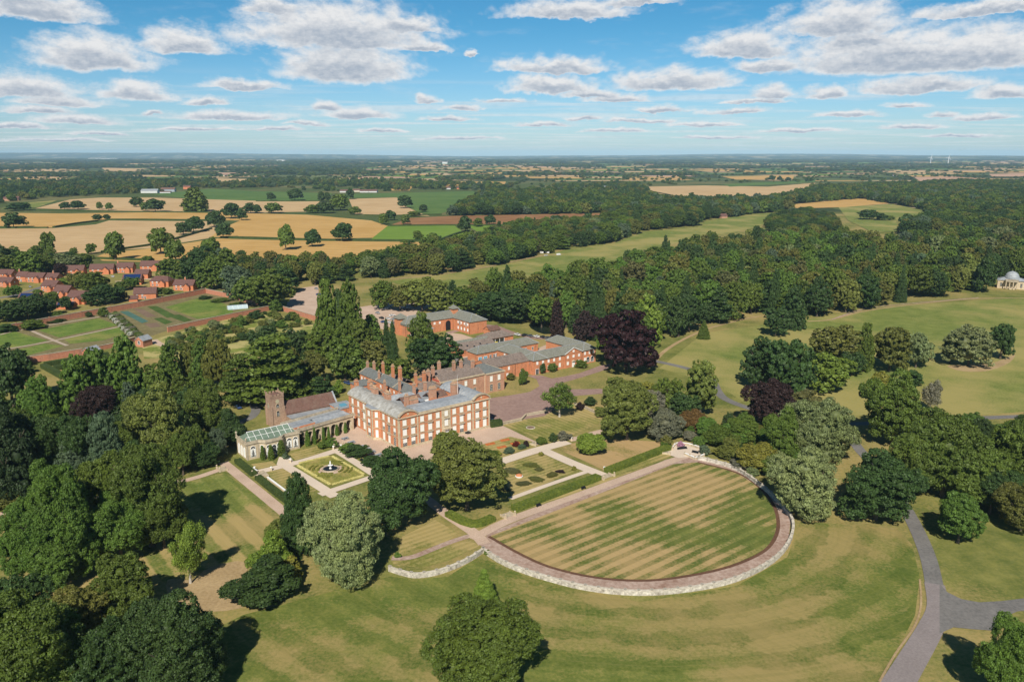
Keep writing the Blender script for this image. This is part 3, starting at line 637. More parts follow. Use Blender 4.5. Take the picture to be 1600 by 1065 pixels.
for j, y in enumerate((3.0, 7.2, 11.4, 27.6, 32.4, 37.4)):
    xw = 0 if y < 14 else .05
    for z, w, h, f_ in ((1.0, 1.6, 3.2, ('glass', 'blind', 'blind', 'blind', 'blind', 'blind')[j]), (5.35, 1.6, 2.7, ('half', 'glass', 'half', 'blind', 'half', 'blind')[j]), (9.35, 1.5, 2.15, 'blind')):
        window(H, xw, y, z, w, h, 'stone' if j % 2 and z < 9 else 'plainw', FACE['W'], f_)
for z, h, ff in ((1.1, 3.0, 'half'), (5.35, 2.7, 'half'), (9.35, 2.1, 'blind')):
    window(H, -2.3, 19.0, z, 1.9, h, 'plainw', FACE['W'], ff)
    window(H, -1.1, 15.3, z, 1.2, h, 'plainw', math.atan2(2.4, 2.2)*-1+0.0, 'blind')
    window(H, -1.1, 22.7, z, 1.2, h, 'plainw', -math.pi+math.atan2(2.4, 2.2), 'blind')
m = MB(); m.box(30.4, -1.0, 0, 32.4, -.1, .5); m.k = 1; m.box(30.4, -1.9, .5, 32.4, -.12, .62); m.obj('door_mat_canopy', [DARK, DARK], H)
for x, y, z0, z1, wx, wy, n in ((5.7,28.4,13,18.0,1.9,3.4,5),(5.9,18.3,13,18.2,2.1,3.2,5),(9.8,10.2,12.4,18.2,1.6,1.6,2),(12.6,9.6,12.4,16.6,4.2,1.8,6),(25.6,16,11,17.0,3.6,1.5,6),(33.4,11.5,12,18.6,3.0,2.4,5),
                                (9.4,30.4,11,16,1.4,1.4,1),(23.8,27.6,10,16.4,1.2,1.2,2),(8.4,36.2,12,16.8,1.0,2.0,2),(30.8,30.1,10,15.6,1.3,1.3,0)):
    chimney(H, x, y, z0, z1-.5, wx*.86, wy*.86, n, BRICK2)
m = MB(); m.cyl(33.5, 9.2, 14, 22, .07, .03, 6); m.obj('flagpole', [WHITE], H)
m = MB()
for y0 in (24.4,): m.box(-.55, y0+1, 0, -.06, y0+1.5, 3.5)
# rear service ranges
B = thing('service_range', 'long brick service range behind the house with slate roof and a row of tall chimneys', 'building', E(24, 30), EA)
m = MB(); m.box(0, .1, 0, 8, 47, 9.9); m.gend(0, .1, 8, 46.9, 9.9, 12, 'y'); m.box(-9, 31, 0, -.01, 39, 8.4); m.box(8.01, 8, 0, 20, 16, 8.6); m.box(8.01, 26, 0, 18, 40, 6.5); m.obj('wall', [BRICK], B)
m = MB(); m.gable(0, .3, 8, 47, 9.9, 12.1, 'y', .3); m.hip(-9, 31, -.3, 39, 8.4, 10.2, .3); m.obj('roof', [SLATE], B)
m = MB(); m.hip(8.2, 8, 20, 16, 8.6, 10.8, .3); m.gable(8.3, 26, 18, 40, 6.5, 9.0, 'y', .3); m.obj('roof', [STONER], B)
for y in (0.2, 15.6, 31.0, 46.9): m = MB(); m.gable(-.35, y, 8.35, y+.3, 10.1, 12.28, 'y', .04, .3); m.obj('roof_coping', [STONEW], B)
wins(B, 'W', 0, (3, 7, 11, 15, 19, 23, 27, 42, 45), 6.6, 1.0, 1.7, 'cottage', ('blind', 'half')); wins(B, 'W', 0, (3, 7, 11, 15, 19, 23, 27), 2.6, 1.0, 1.8, 'cottage', ('half', 'blind'))
for x, y, z1, w in ((8,29.7,16.0,1.3),(7.6,22.5,16.8,1.5),(7.8,38.5,15.6,1.2),(6.6,45,14.6,1.2),(0,10,15,1.1),(-3.8,16.4,13.6,1.1),(4,46.4,14.8,1.2),(1.2,30.4,14.2,1.0),(9.4,12.0,15.6,1.3),(14.8,13.6,15.4,1.6)):
    chimney(B, x, y, 8, z1-.3, w*.85, w*.85, 2, BRICK2 if x < 7 else BRICK)
B = thing('linking_wing', 'small brick wing with dark slate roof between house and church', 'building', E(5, 41.2), EA)
m = MB(); m.box(0, 0, 0, 11, 9, 10.6); m.box(-8, 3, 0, -.01, 12, 5.5); m.obj('wall', [BRICK], B); m = MB(); m.hip(0, 0, 11, 9, 10.6, 12.2, .5); m.obj('roof', [SLATE], B)
m = MB(); m.box(-8.2, 2.8, 5.5, .0, 12.2, 5.8); m.k = 1; m.box(-6, 5, 5.8, -3.5, 7, 6.6); m.obj('roof', [LEAD, TEALP], B)
wins(B, 'S', 0, (-.5+2.5, 7), 7.2, 1.1, 1.8, 'cottage'); wins(B, 'W', 0, (2.5, 6.5), 7.2, 1.1, 1.8, 'cottage')
chimney(B, 2.8, 7.6, 10, 15.4, 1.6, 1.4, 2); chimney(B, 6.5, 2.2, 10, 15.8, 2.0, 1.2, 3); chimney(B, 0.6, 3.2, 10, 14.6, 1.0, 1.0, 1)
# north east wing
B = thing('east_wing', 'two storey weathered brick wing with brown stone slab roof facing the gravel forecourt', 'building', E(45, 40), EA)
m = MB(); m.box(0, 0, 0, 25, 18, 9.2); m.box(25.01, -1.2, 0, 35.6, 14, 9.2); m.box(-4, 3, 0, -.01, 14, 8.8)
m.extr([(-.4, 8.7), (6.4, 8.7), (6.4, 9.6), (3, 11.6), (-.4, 9.6)], -.3, .2, 'x')
m.obj('wall', [BRICK2], B)
m = MB(); m.box(-.2, -.45, 9.2, 24.7, .3, 9.75); m.box(24.75, -1.6, 9.2, 36.0, -.9, 9.75); m.box(35.4, -.88, 9.2, 36.0, 14.3, 9.75); m.box(24.72, -.14, 0, 25.1, -.02, 9.19); m.obj('cornice', [STONE], B)
m = MB(); m.gable(.3, .6, 25, 9.2, 9.7, 11.9, 'x', .1); m.gable(.3, 9.4, 25, 18, 9.3, 11.5, 'x', .1); m.obj('roof', [STONER], B)
m = MB(); m.hip(25.2, -1.0, 35.4, 14, 9.76, 12.0, .1); m.box(-4.1, 2.9, 8.8, 0, 14.1, 9.0); m.obj('roof', [SLATE], B)
m = MB(); m.prism([(-.34, .6), (-.3, .6), (-.3, 6.2), (-.34, 6.2)], 9.7, 10.4); m.obj('pediment', [REDP], B)
wins(B, 'S', 0, (4, 9, 14, 19), 5.6, 1.4, 2.3, 'plainw'); wins(B, 'S', 0, (4, 9, 14, 19), 1.3, 1.4, 2.4, 'plainw', ('blind', 'glass')); wins(B, 'S', -1.2, (27.8, 32.4), 5.6, 1.5, 2.5, 'plainw', 'blind'); wins(B, 'S', -1.2, (27.8, 32.4), 1.0, 1.5, 3.0, 'plainw', 'glass')
for x, y, z1 in ((8.6,14.1,15),(15.3,11.7,14.6),(20,12.5,14.2),(1.2,8,15.2),(24.5,9.2,14.4),(-2.5,6,14.6)): chimney(B, x, y, 9, z1, 1.4, 1.1, 2, BRICK2)
B = thing('link_building', 'plain brick building with brown stone roof joining the wing to the quadrangle', 'building', E(81.5, 53), EA)
m = MB(); m.box(0, 0, 0, 26, 13, 7.4); m.gend(0, 0, 25.9, 13, 7.4, 10.4, 'x'); m.obj('wall', [BRICK], B)
m = MB(); m.gable(.1, 0, 25.8, 13, 7.4, 10.5, 'x', .3); m.obj('roof', [STONER], B)
m = MB(); m.cyl(8.5, -.1, 0, 7.3, .08); m.cyl(17, -.1, 0, 7.3, .08); m.obj('drainpipe', [DARK], B)
wins(B, 'S', 0, (4, 13), 4.6, 1.0, 1.5, 'cottage'); wins(B, 'S', 0, (4, 12, 21), 1.3, 1.1, 1.5, 'cottage')
# quadrangle
B = thing('quadrangle_building', 'two storey brick quadrangle with green grey slate roofs round a courtyard and central pediment', 'building', E(108, 50), EA)
m = MB(); m.box(0, 0, 0, 44, 9, 7.6); m.box(.03, 9.01, 0, 9, 31, 7.6); m.box(35, 9.01, 0, 43.97, 31, 7.6)
m.box(21.2, -.5, 0, 33.2, -.01, 7.6); m.extr([(21.2, 7.6), (33.2, 7.6), (27.2, 10.2)], -.5, 4, 'y')
m.obj('wall', [BRICK], B)
m = MB(); m.hip(0, 0, 44, 9, 7.6, 10.8, .5); m.hip(0, -.0, 9, 31, 7.62, 10.78, .48); m.hip(35, 0.0, 44, 31, 7.62, 10.78, .48)
m.extr([(20.7, 7.55), (27.2, 10.5), (33.7, 7.55), (33.7, 7.3), (27.2, 10.25), (20.7, 7.3)][::-1], -.8, 5, 'y')
m.obj('roof', [SLATEG], B)
m = MB()
for x in (0, 44): m.cyl(x, 0, 7.6, 7.9, .01)
m.extr([(20.6, 7.75), (27.2, 10.78), (27.2, 10.55), (20.9, 7.62)], -.95, -.75, 'y'); m.extr([(33.8, 7.75), (27.2, 10.78), (27.2, 10.55), (33.5, 7.62)][::-1], -.95, -.75, 'y')
m.obj('pediment_trim', [WHITE], B)
m = MB(); m.flash(0, 0, 44, 9, 7.6, 10.8, .5); m.flash(0, 0, 9, 31, 7.62, 10.78, .48); m.flash(35, 0, 44, 31, 7.62, 10.78, .48); m.obj('hip_flashing', [LEAD], B)
wins(B, 'S', 0, (2.6, 6.4, 10.2, 14, 18, 36, 39.4, 42.2), 5.2, 1.1, 1.4, 'cottage'); wins(B, 'S', 0, (10.2, 14, 18, 36), 1.5, 1.2, 1.9, 'cottage')
wins(B, 'S', -.5, (23.2, 27.2, 31.2), 5.3, 1.2, 1.2, 'cottage'); wins(B, 'S', -.5, (23.2, 31.2), 1.8, 1.3, 1.5, 'cottage'); window(B, 27.2, -.5, 8.2, 1.1, .9, 'cottage'); door(B, 27.2, -.5, 0, 1.6, 2.9, WHITE)
wins(B, 'S', 0, (38.2, 41.4), .8, 2.1, 2.8, 'archw', 'glass'); wins(B, 'W', .03, (4, 10, 17, 24), 5.2, 1.1, 1.4, 'cottage'); wins(B, 'W', .03, (12, 17), 1.5, 1.1, 1.8, 'cottage'); door(B, 2.6, 0, 0, 1.8, 2.8, DARK)
wins(B, 'N', 9.0, (14, 18, 23, 28), 5.2, 1.0, 1.3, 'cottage')
m = MB(); m.box(26.0, -1.1, 3.0, 28.4, -.52, 3.2); m.extr([(26, 3.2), (28.4, 3.2), (27.2, 3.9)], -1.1, -.52, 'y'); m.obj('door_hood', [STONEW], B)
B = thing('coach_range', 'single storey brick range with slate roof and blue doors behind the quadrangle', 'building', E(100, 88), EA)
m = MB(); m.box(0, 0, 0, 43, 9, 4.9); m.obj('wall', [BRICK], B); m = MB(); m.hip(0, 0, 43, 9, 4.9, 7.9, .45); m.obj('roof', [SLATEG], B); m = MB(); m.flash(0, 0, 43, 9, 4.9, 7.9, .45); m.obj('hip_flashing', [LEAD], B)
for x in (2, 5.5): door(B, x, 0, 0, 2.2, 2.8, TEALP)
door(B, 14.5, 0, 0, 4.0, 3.2, GREYP)
wins(B, 'S', 0, (9, 11.5, 20, 24, 29, 34, 39), 1.4, 1.2, 1.6, 'cottage', 'glass')
for nm, lb, x, y, L_, W_, he, hr, rm, ax in [
    ('workshop', 'long brown roofed workshop behind the coach range with rooflights', 100, 103, 24, 10, 4.2, 7.0, STONER, 'x'), ('shed', 'narrow green slate shed beside the stable yard', 103, 115, 26, 6.5, 3.4, 5.6, SLATEG, 'x'),
    ('cafe_building', 'low brick building with brown hipped roof and yellow sign on open front', 127, 116, 20, 10, 4.0, 6.8, STONER, 'h'), ('lean_to', 'small dark roofed outbuilding at the end of the stable wing', 146, 138, 8, 7, 3.0, 5.0, TILE, 'x')]:
    B = thing(nm, lb, 'building', E(x, y), EA)
    m = MB(); m.box(0, 0, 0, L_, W_, he)
    if ax == 'x': m.gend(0, 0, L_-.05, W_, he, hr, 'x')
    m.obj('wall', [BRICK], B); m = MB()
    (m.gable(.1, 0, L_-.1, W_, he, hr, 'x', .35) if ax == 'x' else m.hip(0, 0, L_, W_, he, hr, .6)); m.obj('roof', [rm], B)
    if nm == 'workshop': m = MB(); [m.extr([(-.2+1.2*j+.6, he+(1.2*j+.6)*(hr-he)/5+.05), (.7+1.2*j+.6, he+(1.2*j+1.5)*(hr-he)/5+.05), (.7+1.2*j+.6, he+(1.2*j+1.5)*(hr-he)/5-.1), (-.2+1.2*j+.6, he+(1.2*j+.6)*(hr-he)/5-.1)], q, q+1.0, 'x') for j, q in ((1, 5), (0, 9), (1, 14), (0, 18))]; m.obj('rooflights', [GLASS], B)
    if nm == 'cafe_building':
        m = MB(); m.box(3, -.05, .3, 13, .3, 3.2); m.obj('shop_front', [GLASS], B); m = MB(); m.box(4.2, -.25, .4, 8.0, -.08, 1.6); m.obj('sign_board', [plain('yellow_board', (.75, .6, .05), .1)], B)
        m = MB(); [m.box(x_, -.12, 0, x_+.25, -.02, 3.4) for x_ in (2.9, 6.2, 9.5, 12.9)]; m.obj('posts', [WHITE], B)
    else: wins(B, 'S', 0, [L_*q for q in (.2, .5, .8)], 1.2, 1.0, 1.4, 'cottage', 'glass')
# stables
B = thing('stable_block', 'large brick stable block with green slate roof, arched gateway, cupola and corner turret', 'building', E(102, 147), EA)
m = MB(); m.box(0, 19, 0, 48, 29, 7.9); m.box(35, 0, 0, 47.95, 18.99, 7.9); m.box(-1, 25, 0, 5, 31, 10.6); m.box(-.03, 2, 0, 9, 18.99, 7.0); m.box(36.5, 21, 7.9, 40.5, 25, 13.2)
m.obj('wall', [BRICK], B)
m = MB(); m.hip(0, 19, 48, 29, 7.9, 11.8, .5); m.hip(35, 0, 48, 27, 7.92, 11.78, .48); m.hip(0, 2, 9, 27, 7.1, 10.4, .45)
m.hip(36.5, 21, 40.5, 25, 13.2, 15.4, .8); m.hip(-1, 25, 5, 31, 10.6, 13.4, .8); m.obj('roof', [SLATEG], B)
m = MB(); m.flash(0, 19, 48, 29, 7.9, 11.8, .5); m.flash(35, 0, 48, 27, 7.92, 11.78, .48); m.flash(0, 2, 9, 27, 7.1, 10.4, .45); m.obj('hip_flashing', [LEAD], B)
m = MB(); m.cyl(38.5, 23, 15.3, 16.6, .06); m.obj('finial', [LEAD], B)
m = MB(); q_ = [(31.2+1.9*math.cos(math.pi*i/10), 4.6+1.9*math.sin(math.pi*i/10)) for i in range(11)]
m.extr([(33.1, 0)] + q_ + [(29.3, 0)], 18.9, 18.99, 'y'); m.obj('gateway', [DARK], B)
m = MB(); m.extr([(33.35, 0), (33.1, 0)] + q_ + [(29.3, 0), (29.05, 0)] + [(31.2-2.15*math.cos(math.pi*i/10), 4.6+2.15*math.sin(math.pi*i/10)) for i in range(11)], 18.82, 18.98, 'y'); m.obj('gateway_arch', [BRICKV], B)
wins(B, 'S', 19, (13, 17, 21, 25), 5.2, 1.2, 1.2, 'cottage'); wins(B, 'W', 35, (2.5, 6, 9.5, 13), 5.4, 1.2, 1.2, 'cottage'); wins(B, 'W', 35, (2.5, 6, 9.5, 13), 1.6, 1.2, 1.6, 'cottage'); wins(B, 'W', 35, (4.2, 11.3), 4.6, 1.3, 2.4, 'cottage', 'glass')
wins(B, 'W', -.03, (5, 9, 13), 4.6, 1.1, 1.2, 'cottage'); wins(B, 'W', -.03, (5, 9, 13), 1.6, 1.1, 1.5, 'cottage'); wins(B, 'S', 2, (2.5, 6.5), 4.6, 1.1, 1.2, 'cottage')
m = MB(); [m.cyl(x_, y_, 0, 7.8, .08) for x_, y_ in ((34.8, .2), (34.9, 18.7), (-.2, 18.8))]; m.obj('drainpipe', [DARK], B)
# church
B = thing('church', 'small sandstone church with square battlemented tower and brown tiled nave', 'church', E(-28.2, 50), EA)
m = MB(); m.box(0, 4.6, 0, 5.6, 10.2, 13.2); m.obj('tower', [CHURCH], B)
m = MB()
for i in range(4):
    for (x0, y0, x1, y1) in ((.0+i*1.5, 4.5, .9+i*1.5, 4.8), (.0+i*1.5, 10.0, .9+i*1.5, 10.3), (-.1, 4.6+i*1.5, .2, 5.4+i*1.5), (5.4, 4.6+i*1.5, 5.7, 5.4+i*1.5)): m.box(x0, y0, 13.2, x1, y1, 14.0)
m.box(-.15, 4.45, 12.6, 5.75, 4.58, 12.85); m.box(-.15, 4.6, 12.6, -.02, 10.3, 12.85)
for x in (0, 5.6):
    for y in (4.6, 10.2): m.cyl(x, y, 14, 15.2, .22, .02, 6)
m.box(-.3, 4.3, 0, .5, 5.0, 8.5); m.box(5.1, 4.3, 0, 5.9, 5.0, 8.5); m.box(-.3, 9.8, 0, .5, 10.5, 8.5)
m.obj('battlement', [CHURCH], B); m = MB(); m.hip(.3, 4.9, 5.3, 9.9, 13.2, 14.2, 0); m.obj('tower_roof', [TILE], B)
m = MB(); m.lathe(0, 0, [(.8, 0), (.8, .08)], 16); o = link('clock_face', m.mesh('clock_face', [plain('clock_paint', (.42,.38,.25), .1)]), B, (2.8, 4.58, 10.9)); o.rotation_euler = (math.pi/2, 0, 0)
window(B, 2.8, 4.6, 8.2, 1.2, 1.6, 'archs', 0, 'glass'); window(B, 2.8, 4.6, 4.4, 1.1, 2.4, 'archs', 0, 'glass'); window(B, 0, 7.4, 8.2, 1.1, 1.6, 'archs', FACE['W'], 'glass')
m = MB(); m.box(5.61, 3.0, 0, 29, 11.6, 5.4); m.gend(5.62, 3, 28.9, 11.6, 5.4, 9.6, 'x'); m.box(5.7, -2.2, 0, 28.8, 2.99, 4.4); m.obj('wall', [CHURCH], B)
m = MB(); m.gable(5.8, 3, 28.6, 11.6, 5.4, 9.7, 'x', .2); m.obj('nave_roof', [TILE], B)
m = MB(); m.box(5.6, -2.5, 4.4, 28.9, 2.8, 4.65); m.gable(28.3, 3, 28.8, 11.6, 5.6, 10.0, 'x', .1); m.box(5.6, -2.6, 4.65, 28.9, -2.2, 5.1); m.obj('aisle_roof', [LEAD], B)
# orangery and loggia
B = thing('orangery', 'stone orangery with tall arched windows, bowed front and green glazed roof', 'building', E(-49.5, 25.5), EA)
m = MB(); m.box(0, 0, 0, 20.5, 10, 6.0); m.prism([(4.7, .2), (6.4, -2.2), (12.8, -2.2), (14.5, .2)], 0, 5.99); m.obj('wall', [STONE], B)
m = MB()
m.prism([(-.35, -.35), (4.5, -.35), (6.25, -2.6), (12.95, -2.6), (14.7, -.35), (20.8, -.35), (20.8, 10.3), (-.35, 10.3)], 6.0, 6.35)
for P in ([(-.2,-.2),(4.6,-.2),(4.6,.1),(-.2,.1)], [(14.6,-.2),(20.7,-.2),(20.7,.1),(14.6,.1)], [(6.4,-2.45),(12.8,-2.45),(12.8,-2.15),(6.4,-2.15)], [(-.2,.12),(.1,.12),(.1,10.2),(-.2,10.2)], [(4.6,-.2),(4.9,.0),(6.6,-2.15),(6.39,-2.45)], [(14.6,-.2),(14.3,.0),(12.6,-2.15),(12.81,-2.45)]): m.prism(P, 6.35, 7.15)
for x, y in ((0, -.05), (20.4, -.05), (0, 10)): m.cyl(x, y, 7.15, 7.6, .25, .15, 8); m.lathe(x, y, [(.15, 7.6), (.38, 7.9), (.42, 8.3), (.2, 8.45), (.05, 8.7)], 8)
for x in (.15, 4.5, 14.6, 20.2): m.box(x-.3, -.12, 0, x+.3, -.01, 5.98)
m.obj('parapet', [STONEW], B)
m = MB(); m.hip(.8, .8, 19.7, 9.4, 6.4, 9.0, 0, (.35, .35)); m.prism([(6.8, .8), (7.2, -1.6), (12.0, -1.6), (12.4, .8)], 6.4, 6.7); m.obj('glazed_roof', [GREENGL], B)
m = MB()
for i in range(8): x = 2.2+i*2.3; m.add([(x-.07,.8,6.5),(x+.07,.8,6.5),(x+.07,5.1,9.1),(x-.07,5.1,9.1)], [(0,1,2,3)]); m.add([(x-.07,9.4,6.5),(x+.07,9.4,6.5),(x+.07,5.1,9.1),(x-.07,5.1,9.1)], [(3,2,1,0)])
m.box(2.2, 5.0, 9.02, 18.4, 5.2, 9.2); m.add([(1,2.9,7.7),(19.4,2.9,7.7),(19.4,3.0,7.78),(1,3.0,7.78)], [(0,1,2,3)]); m.obj('glazing_bars', [WHITE], B)
for x in (2.4, 16.4, 18.9): window(B, x, 0, 1.0, 1.7, 4.0, 'archw', 0, 'curtain')
for x in (7.6, 11.6): window(B, x, -2.2, .8, 1.7, 4.2, 'archw', 0, 'curtain')
window(B, 9.6, -2.2, 0.05, 1.6, 4.6, 'archw', 0, 'half'); window(B, 5.55, -1.0, 1, 1.4, 4.0, 'archw', -.95, 'curtain')
wins(B, 'W', 0, (2.2, 5, 7.8), .8, 1.5, 3.6, 'archw', 'blind')
B = thing('loggia', 'long stone loggia of dark arches with flat parapet roof joining orangery to house', 'building', E(-28.9, 27.6), R(38.2+9.5))
m = MB()
XS = [.2, 3.9, 7.6, 11.3, 15.0, 18.7, 22.4, 26.1]
m.box(0, 2.2, 0, 27.2, 11.5, 5.9)
for i, x in enumerate(XS): m.box(x-.2 if i == 0 else x-.6, 0, 0, x+.5 if i else x+.3, 2.19, 5.9)
for i in range(7):
    x0, x1 = XS[i] + (.5 if i else .3), XS[i+1]-.6; xm = (x0+x1)/2; r = (x1-x0)/2
    arc = [(xm+r*math.cos(math.pi*j/10), 3.4+r*math.sin(math.pi*j/10)) for j in range(11)]
    for j in range(10): (a0, z0), (a1, z1) = arc[j], arc[j+1]; m.extr([(a0, z0), (a0, 5.9), (a1, 5.9), (a1, z1)], 0, .5, 'y')
m.obj('arcade_wall', [STONE], B)
m = MB(); m.box(-.2, -.4, 5.9, 27.4, .9, 6.25); m.box(-.1, -.25, 6.25, 27.3, .15, 7.0); m.box(0, 11.2, 5.9, 27.2, 11.8, 7.0); m.obj('parapet', [STONEW], B)
m = MB(); m.box(.1, .92, 5.91, 27.1, 11.19, 6.12); m.k = 1; m.box(.5, 2.5, 6.12, 10, 3.0, 6.7); m.k = 0; m.gable(11, 3.5, 26, 9, 6.2, 7.0, 'x', .1); m.obj('flat_roof', [LEAD, BRICK], B)
m = MB()
for i in range(7): x0, x1 = XS[i] + .5, XS[i+1]-.6; m.box(x0, 2.12, 0, x1, 2.19, 4.8)
m.obj('recess_glazing', [GLASS], B)
# ------------------------------------------------------------------ garden walls
def wall_run(name, label, P, h, t=.5, mat=None, cap=None, piers=0, group=None, cat='wall', zoff=0):
    """a wall along world points P with a proud coping, its pieces mitred into one run"""
    P = [Vector((p[0], p[1], 0)) for p in P]; c0 = P[0].copy()
    o = thing(name, label, cat, c0, 0, group)
    Q = [p - c0 for p in P]
    def ribbon(w, z0, z1, mt, nm):
        L_, R_ = [], []
        for i, p in enumerate(Q):
            d0 = (Q[i]-Q[i-1]).normalized() if i else (Q[1]-Q[0]).normalized(); d1 = (Q[i+1]-Q[i]).normalized() if i+1 < len(Q) else d0
            n_ = Vector((-(d0.y+d1.y), d0.x+d1.x, 0)).normalized(); k = 1/max(.4, n_.dot(Vector((-d0.y, d0.x, 0))))
            L_.append(p+n_*w/2*k); R_.append(p-n_*w/2*k)
        n = len(Q); vs = []
        for z in (z0, z1): vs += [(p.x, p.y, z) for p in L_] + [(p.x, p.y, z) for p in R_]
        f = []
        for i in range(n-1): f += [(i, i+1, 2*n+i+1, 2*n+i), (n+i+1, n+i, 3*n+i, 3*n+i+1), (2*n+i, 2*n+i+1, 3*n+i+1, 3*n+i)]
        f += [(0, 2*n, 3*n, n), (n-1, 2*n-1, 4*n-1, 3*n-1)]
        m = MB(); m.add(vs, f); m.obj(nm, mt, o)
    ribbon(t, 0, h, mat or BRICKW, 'wall'); ribbon(t+.25, h+.002, h+.2, cap or STONEW, 'coping')
    if piers:
        pm = MB(); pm.box(-t*.6, -t*.62, 0, t*.6, t*.62, h+.38); pm.box(-t*.72, -t*.74, h+.38, t*.72, t*.74, h+.48); me_ = pm.mesh('pier', [mat or BRICKW]); acc = 0
        L_ = sum((Q[i+1]-Q[i]).length for i in range(len(Q)-1)); n = min(95, max(1, int(L_/piers)))
        for j in range(n+1):
            s_ = L_*j/n
            for i in range(len(Q)-1):
                l = (Q[i+1]-Q[i]).length
                if s_ <= l+1e-6: p = Q[i]+(Q[i+1]-Q[i])*(s_/l); a = math.atan2((Q[i+1]-Q[i]).y, (Q[i+1]-Q[i]).x); link('pier', me_, o, (p.x, p.y, 0), a); break
                s_ -= l
    return o
wall_run('kitchen_garden_wall', 'tall red brick wall below the village houses along the far side of the kitchen garden', [G(*p) for p in ((-70,538),(0,519),(120,497),(225,478),(322,458))], 3.9, .6, piers=22)
wall_run('kitchen_garden_wall', 'brick wall with arched opening closing the upper corner of the kitchen garden', [G(*p) for p in ((322,458),(362,466),(403,477))], 3.6, .6)
wall_run('kitchen_garden_wall', 'red brick wall between polytunnel lawn and orchard', [G(*p) for p in ((262,519),(335,503),(420,485))], 3.4, .6)
wall_run('kitchen_garden_wall', 'low brick wall joining the two garden lodges', [G(*p) for p in ((152,548),(185,541),(211,533))], 2.6, .6)
wall_run('kitchen_garden_wall', 'red brick garden wall running from the lower lodge to the left edge', [G(*p) for p in ((-70,592),(30,569),(75,563),(129,554))], 3.6, .6)
wall_run('yard_wall', 'brick wall below the gravel yard behind the orchard', [G(*p) for p in ((443,486),(470,494),(500,503))], 3.5, .5)
wall_run('yard_wall', 'short brick wall among trees above the church cedar', [G(*p) for p in ((448,611),(480,600),(508,598))], 3.2, .5)
wall_run('yard_wall', 'brick wall fragment among shrubs behind the willow', [G(*p) for p in ((440,532),(458,527))], 3.0, .5)
wall_run('forecourt_wall', 'low pale stone wall between gravel forecourt and striped lawn', [G(*p) for p in ((783,664),(815,657),(822,650),(850,645),(862,640))], 1.0, .45, STONEW, STONE)
wall_run('forecourt_wall', 'stone balustrade wall beyond the birch tree', [G(*p) for p in ((898,632),(918,640),(935,648))], 1.0, .4, STONEW, STONE, 4)
wall_run('parterre_wall', 'low white stone wall above the west walk', [G(*p) for p in ((418,748),(450,772),(475,790))], .7, .4, STONE, WHITE)
wall_run('parterre_wall', 'low white stone wall below the orangery', [G(*p) for p in ((368,722),(385,730),(402,738))], .7, .4, STONE, WHITE)
# the curved terrace wall with its balustrade
arc = smooth([G(x, y, 1.5) for x, y in ((1092,712),(1110,716),(1150,728),(1192,757),(1222,785),(1239,812),(1233,843),(1205,873),(1150,900),(1080,915),(1000,921),(920,914),(850,897),(790,876),(755,855))], 6)
wall_run('terrace_wall', 'long curved whitewashed rubble wall with balustrade piers round the semicircular lawn', arc, 1.2, .55, RUBBLE, STONEC, 3.4)
wall_run('terrace_wall', 'short curved whitewashed rubble wall swinging from the corner below the small grass strip', smooth([G(x, y, 1.5) for x, y in ((755,855),(735,868),(710,880),(680,890),(650,894),(628,890),(609,884))], 5), 1.2, .55, RUBBLE, STONEC, 3.4)
def hedge_mesh(name, P, w, h, mat, z=0, dens=14, top=None):
    P = [Vector((p[0], p[1], 0)) for p in P]; a, b = strip_pts(P, w); n = len(P); V = []; F = []
    rs = np.random.RandomState(len(P)+int(w*10)+int(P[0].x))
    for q, zz, k in ((a, z, 1), (b, z, 1), (a, z+h, .96), (b, z+h, .96)): V += [(p.x, p.y, zz) for p in q]
    for i in range(n-1): F += [(i, i+1, 2*n+i+1, 2*n+i), (n+i+1, n+i, 3*n+i, 3*n+i+1), (2*n+i, 2*n+i+1, 3*n+i+1, 3*n+i)]
    F += [(0, 2*n, 3*n, n), (n-1, 2*n-1, 4*n-1, 3*n-1)]
    for i in range(n-1):
        L_ = (P[i+1]-P[i]).length
        for _ in range(int(L_*dens)):
            t = rs.rand(); s_ = rs.rand()*(w+2*h)
            A = a[i]+(a[i+1]-a[i])*t; B_ = b[i]+(b[i+1]-b[i])*t
            if s_ < h: c_ = Vector((A.x, A.y, z+s_))
            elif s_ < h+w: u = (s_-h)/w; c_ = A+(B_-A)*u; c_.z = z+h
            else: c_ = Vector((B_.x, B_.y, z+s_-h-w))
            r = .10+.16*rs.rand(); d1 = Vector(rs.randn(3)).normalized()*r; d2 = Vector(rs.randn(3)).normalized()*r
            b0 = len(V); V += [tuple(c_+d1), tuple(c_+d2), tuple(c_-d1), tuple(c_-d2)]; F.append((b0, b0+1, b0+2, b0+3))
    me = bpy.data.meshes.new(name); me.from_pydata(V, [], F); me.materials.append(mat); return me
HEDGE = plain('hedge_green', (.055, .10, .018), .35, 1.5, .8, .15, col2=(.17, .20, .03), big=.4)
HEDGED = plain('dark_hedge', (.03, .055, .015), .35, 1.5, .8, .15, col2=(.07, .10, .025))
BOXH = plain('box_hedge', (.10, .12, .03), .3, 1.5, .8, .15, col2=(.26, .26, .05))
GOLDH = plain('golden_edging', (.50, .45, .14), .2, 1.5, .8, .15, col2=(.66, .60, .26))
def hedge(label, px, w, h, mat=HEDGE, name='hedge', group=None, dens=14, cat='hedge', E_=False):
    P = [E(*p) if E_ else G(*p) for p in px]; c0 = P[0].copy(); c0.z = 0
    if len(P) > 2: P = smooth(P, 3)
    return link(name, hedge_mesh(name, [p-c0 for p in P], w, h, mat, 0, dens), None, c0, label=label, category=cat, group=group)
hedge('thick clipped hedge with golden top above the terrace walk below the rose garden', [(803,798),(935,748)], 3.0, 1.7, dens=40)
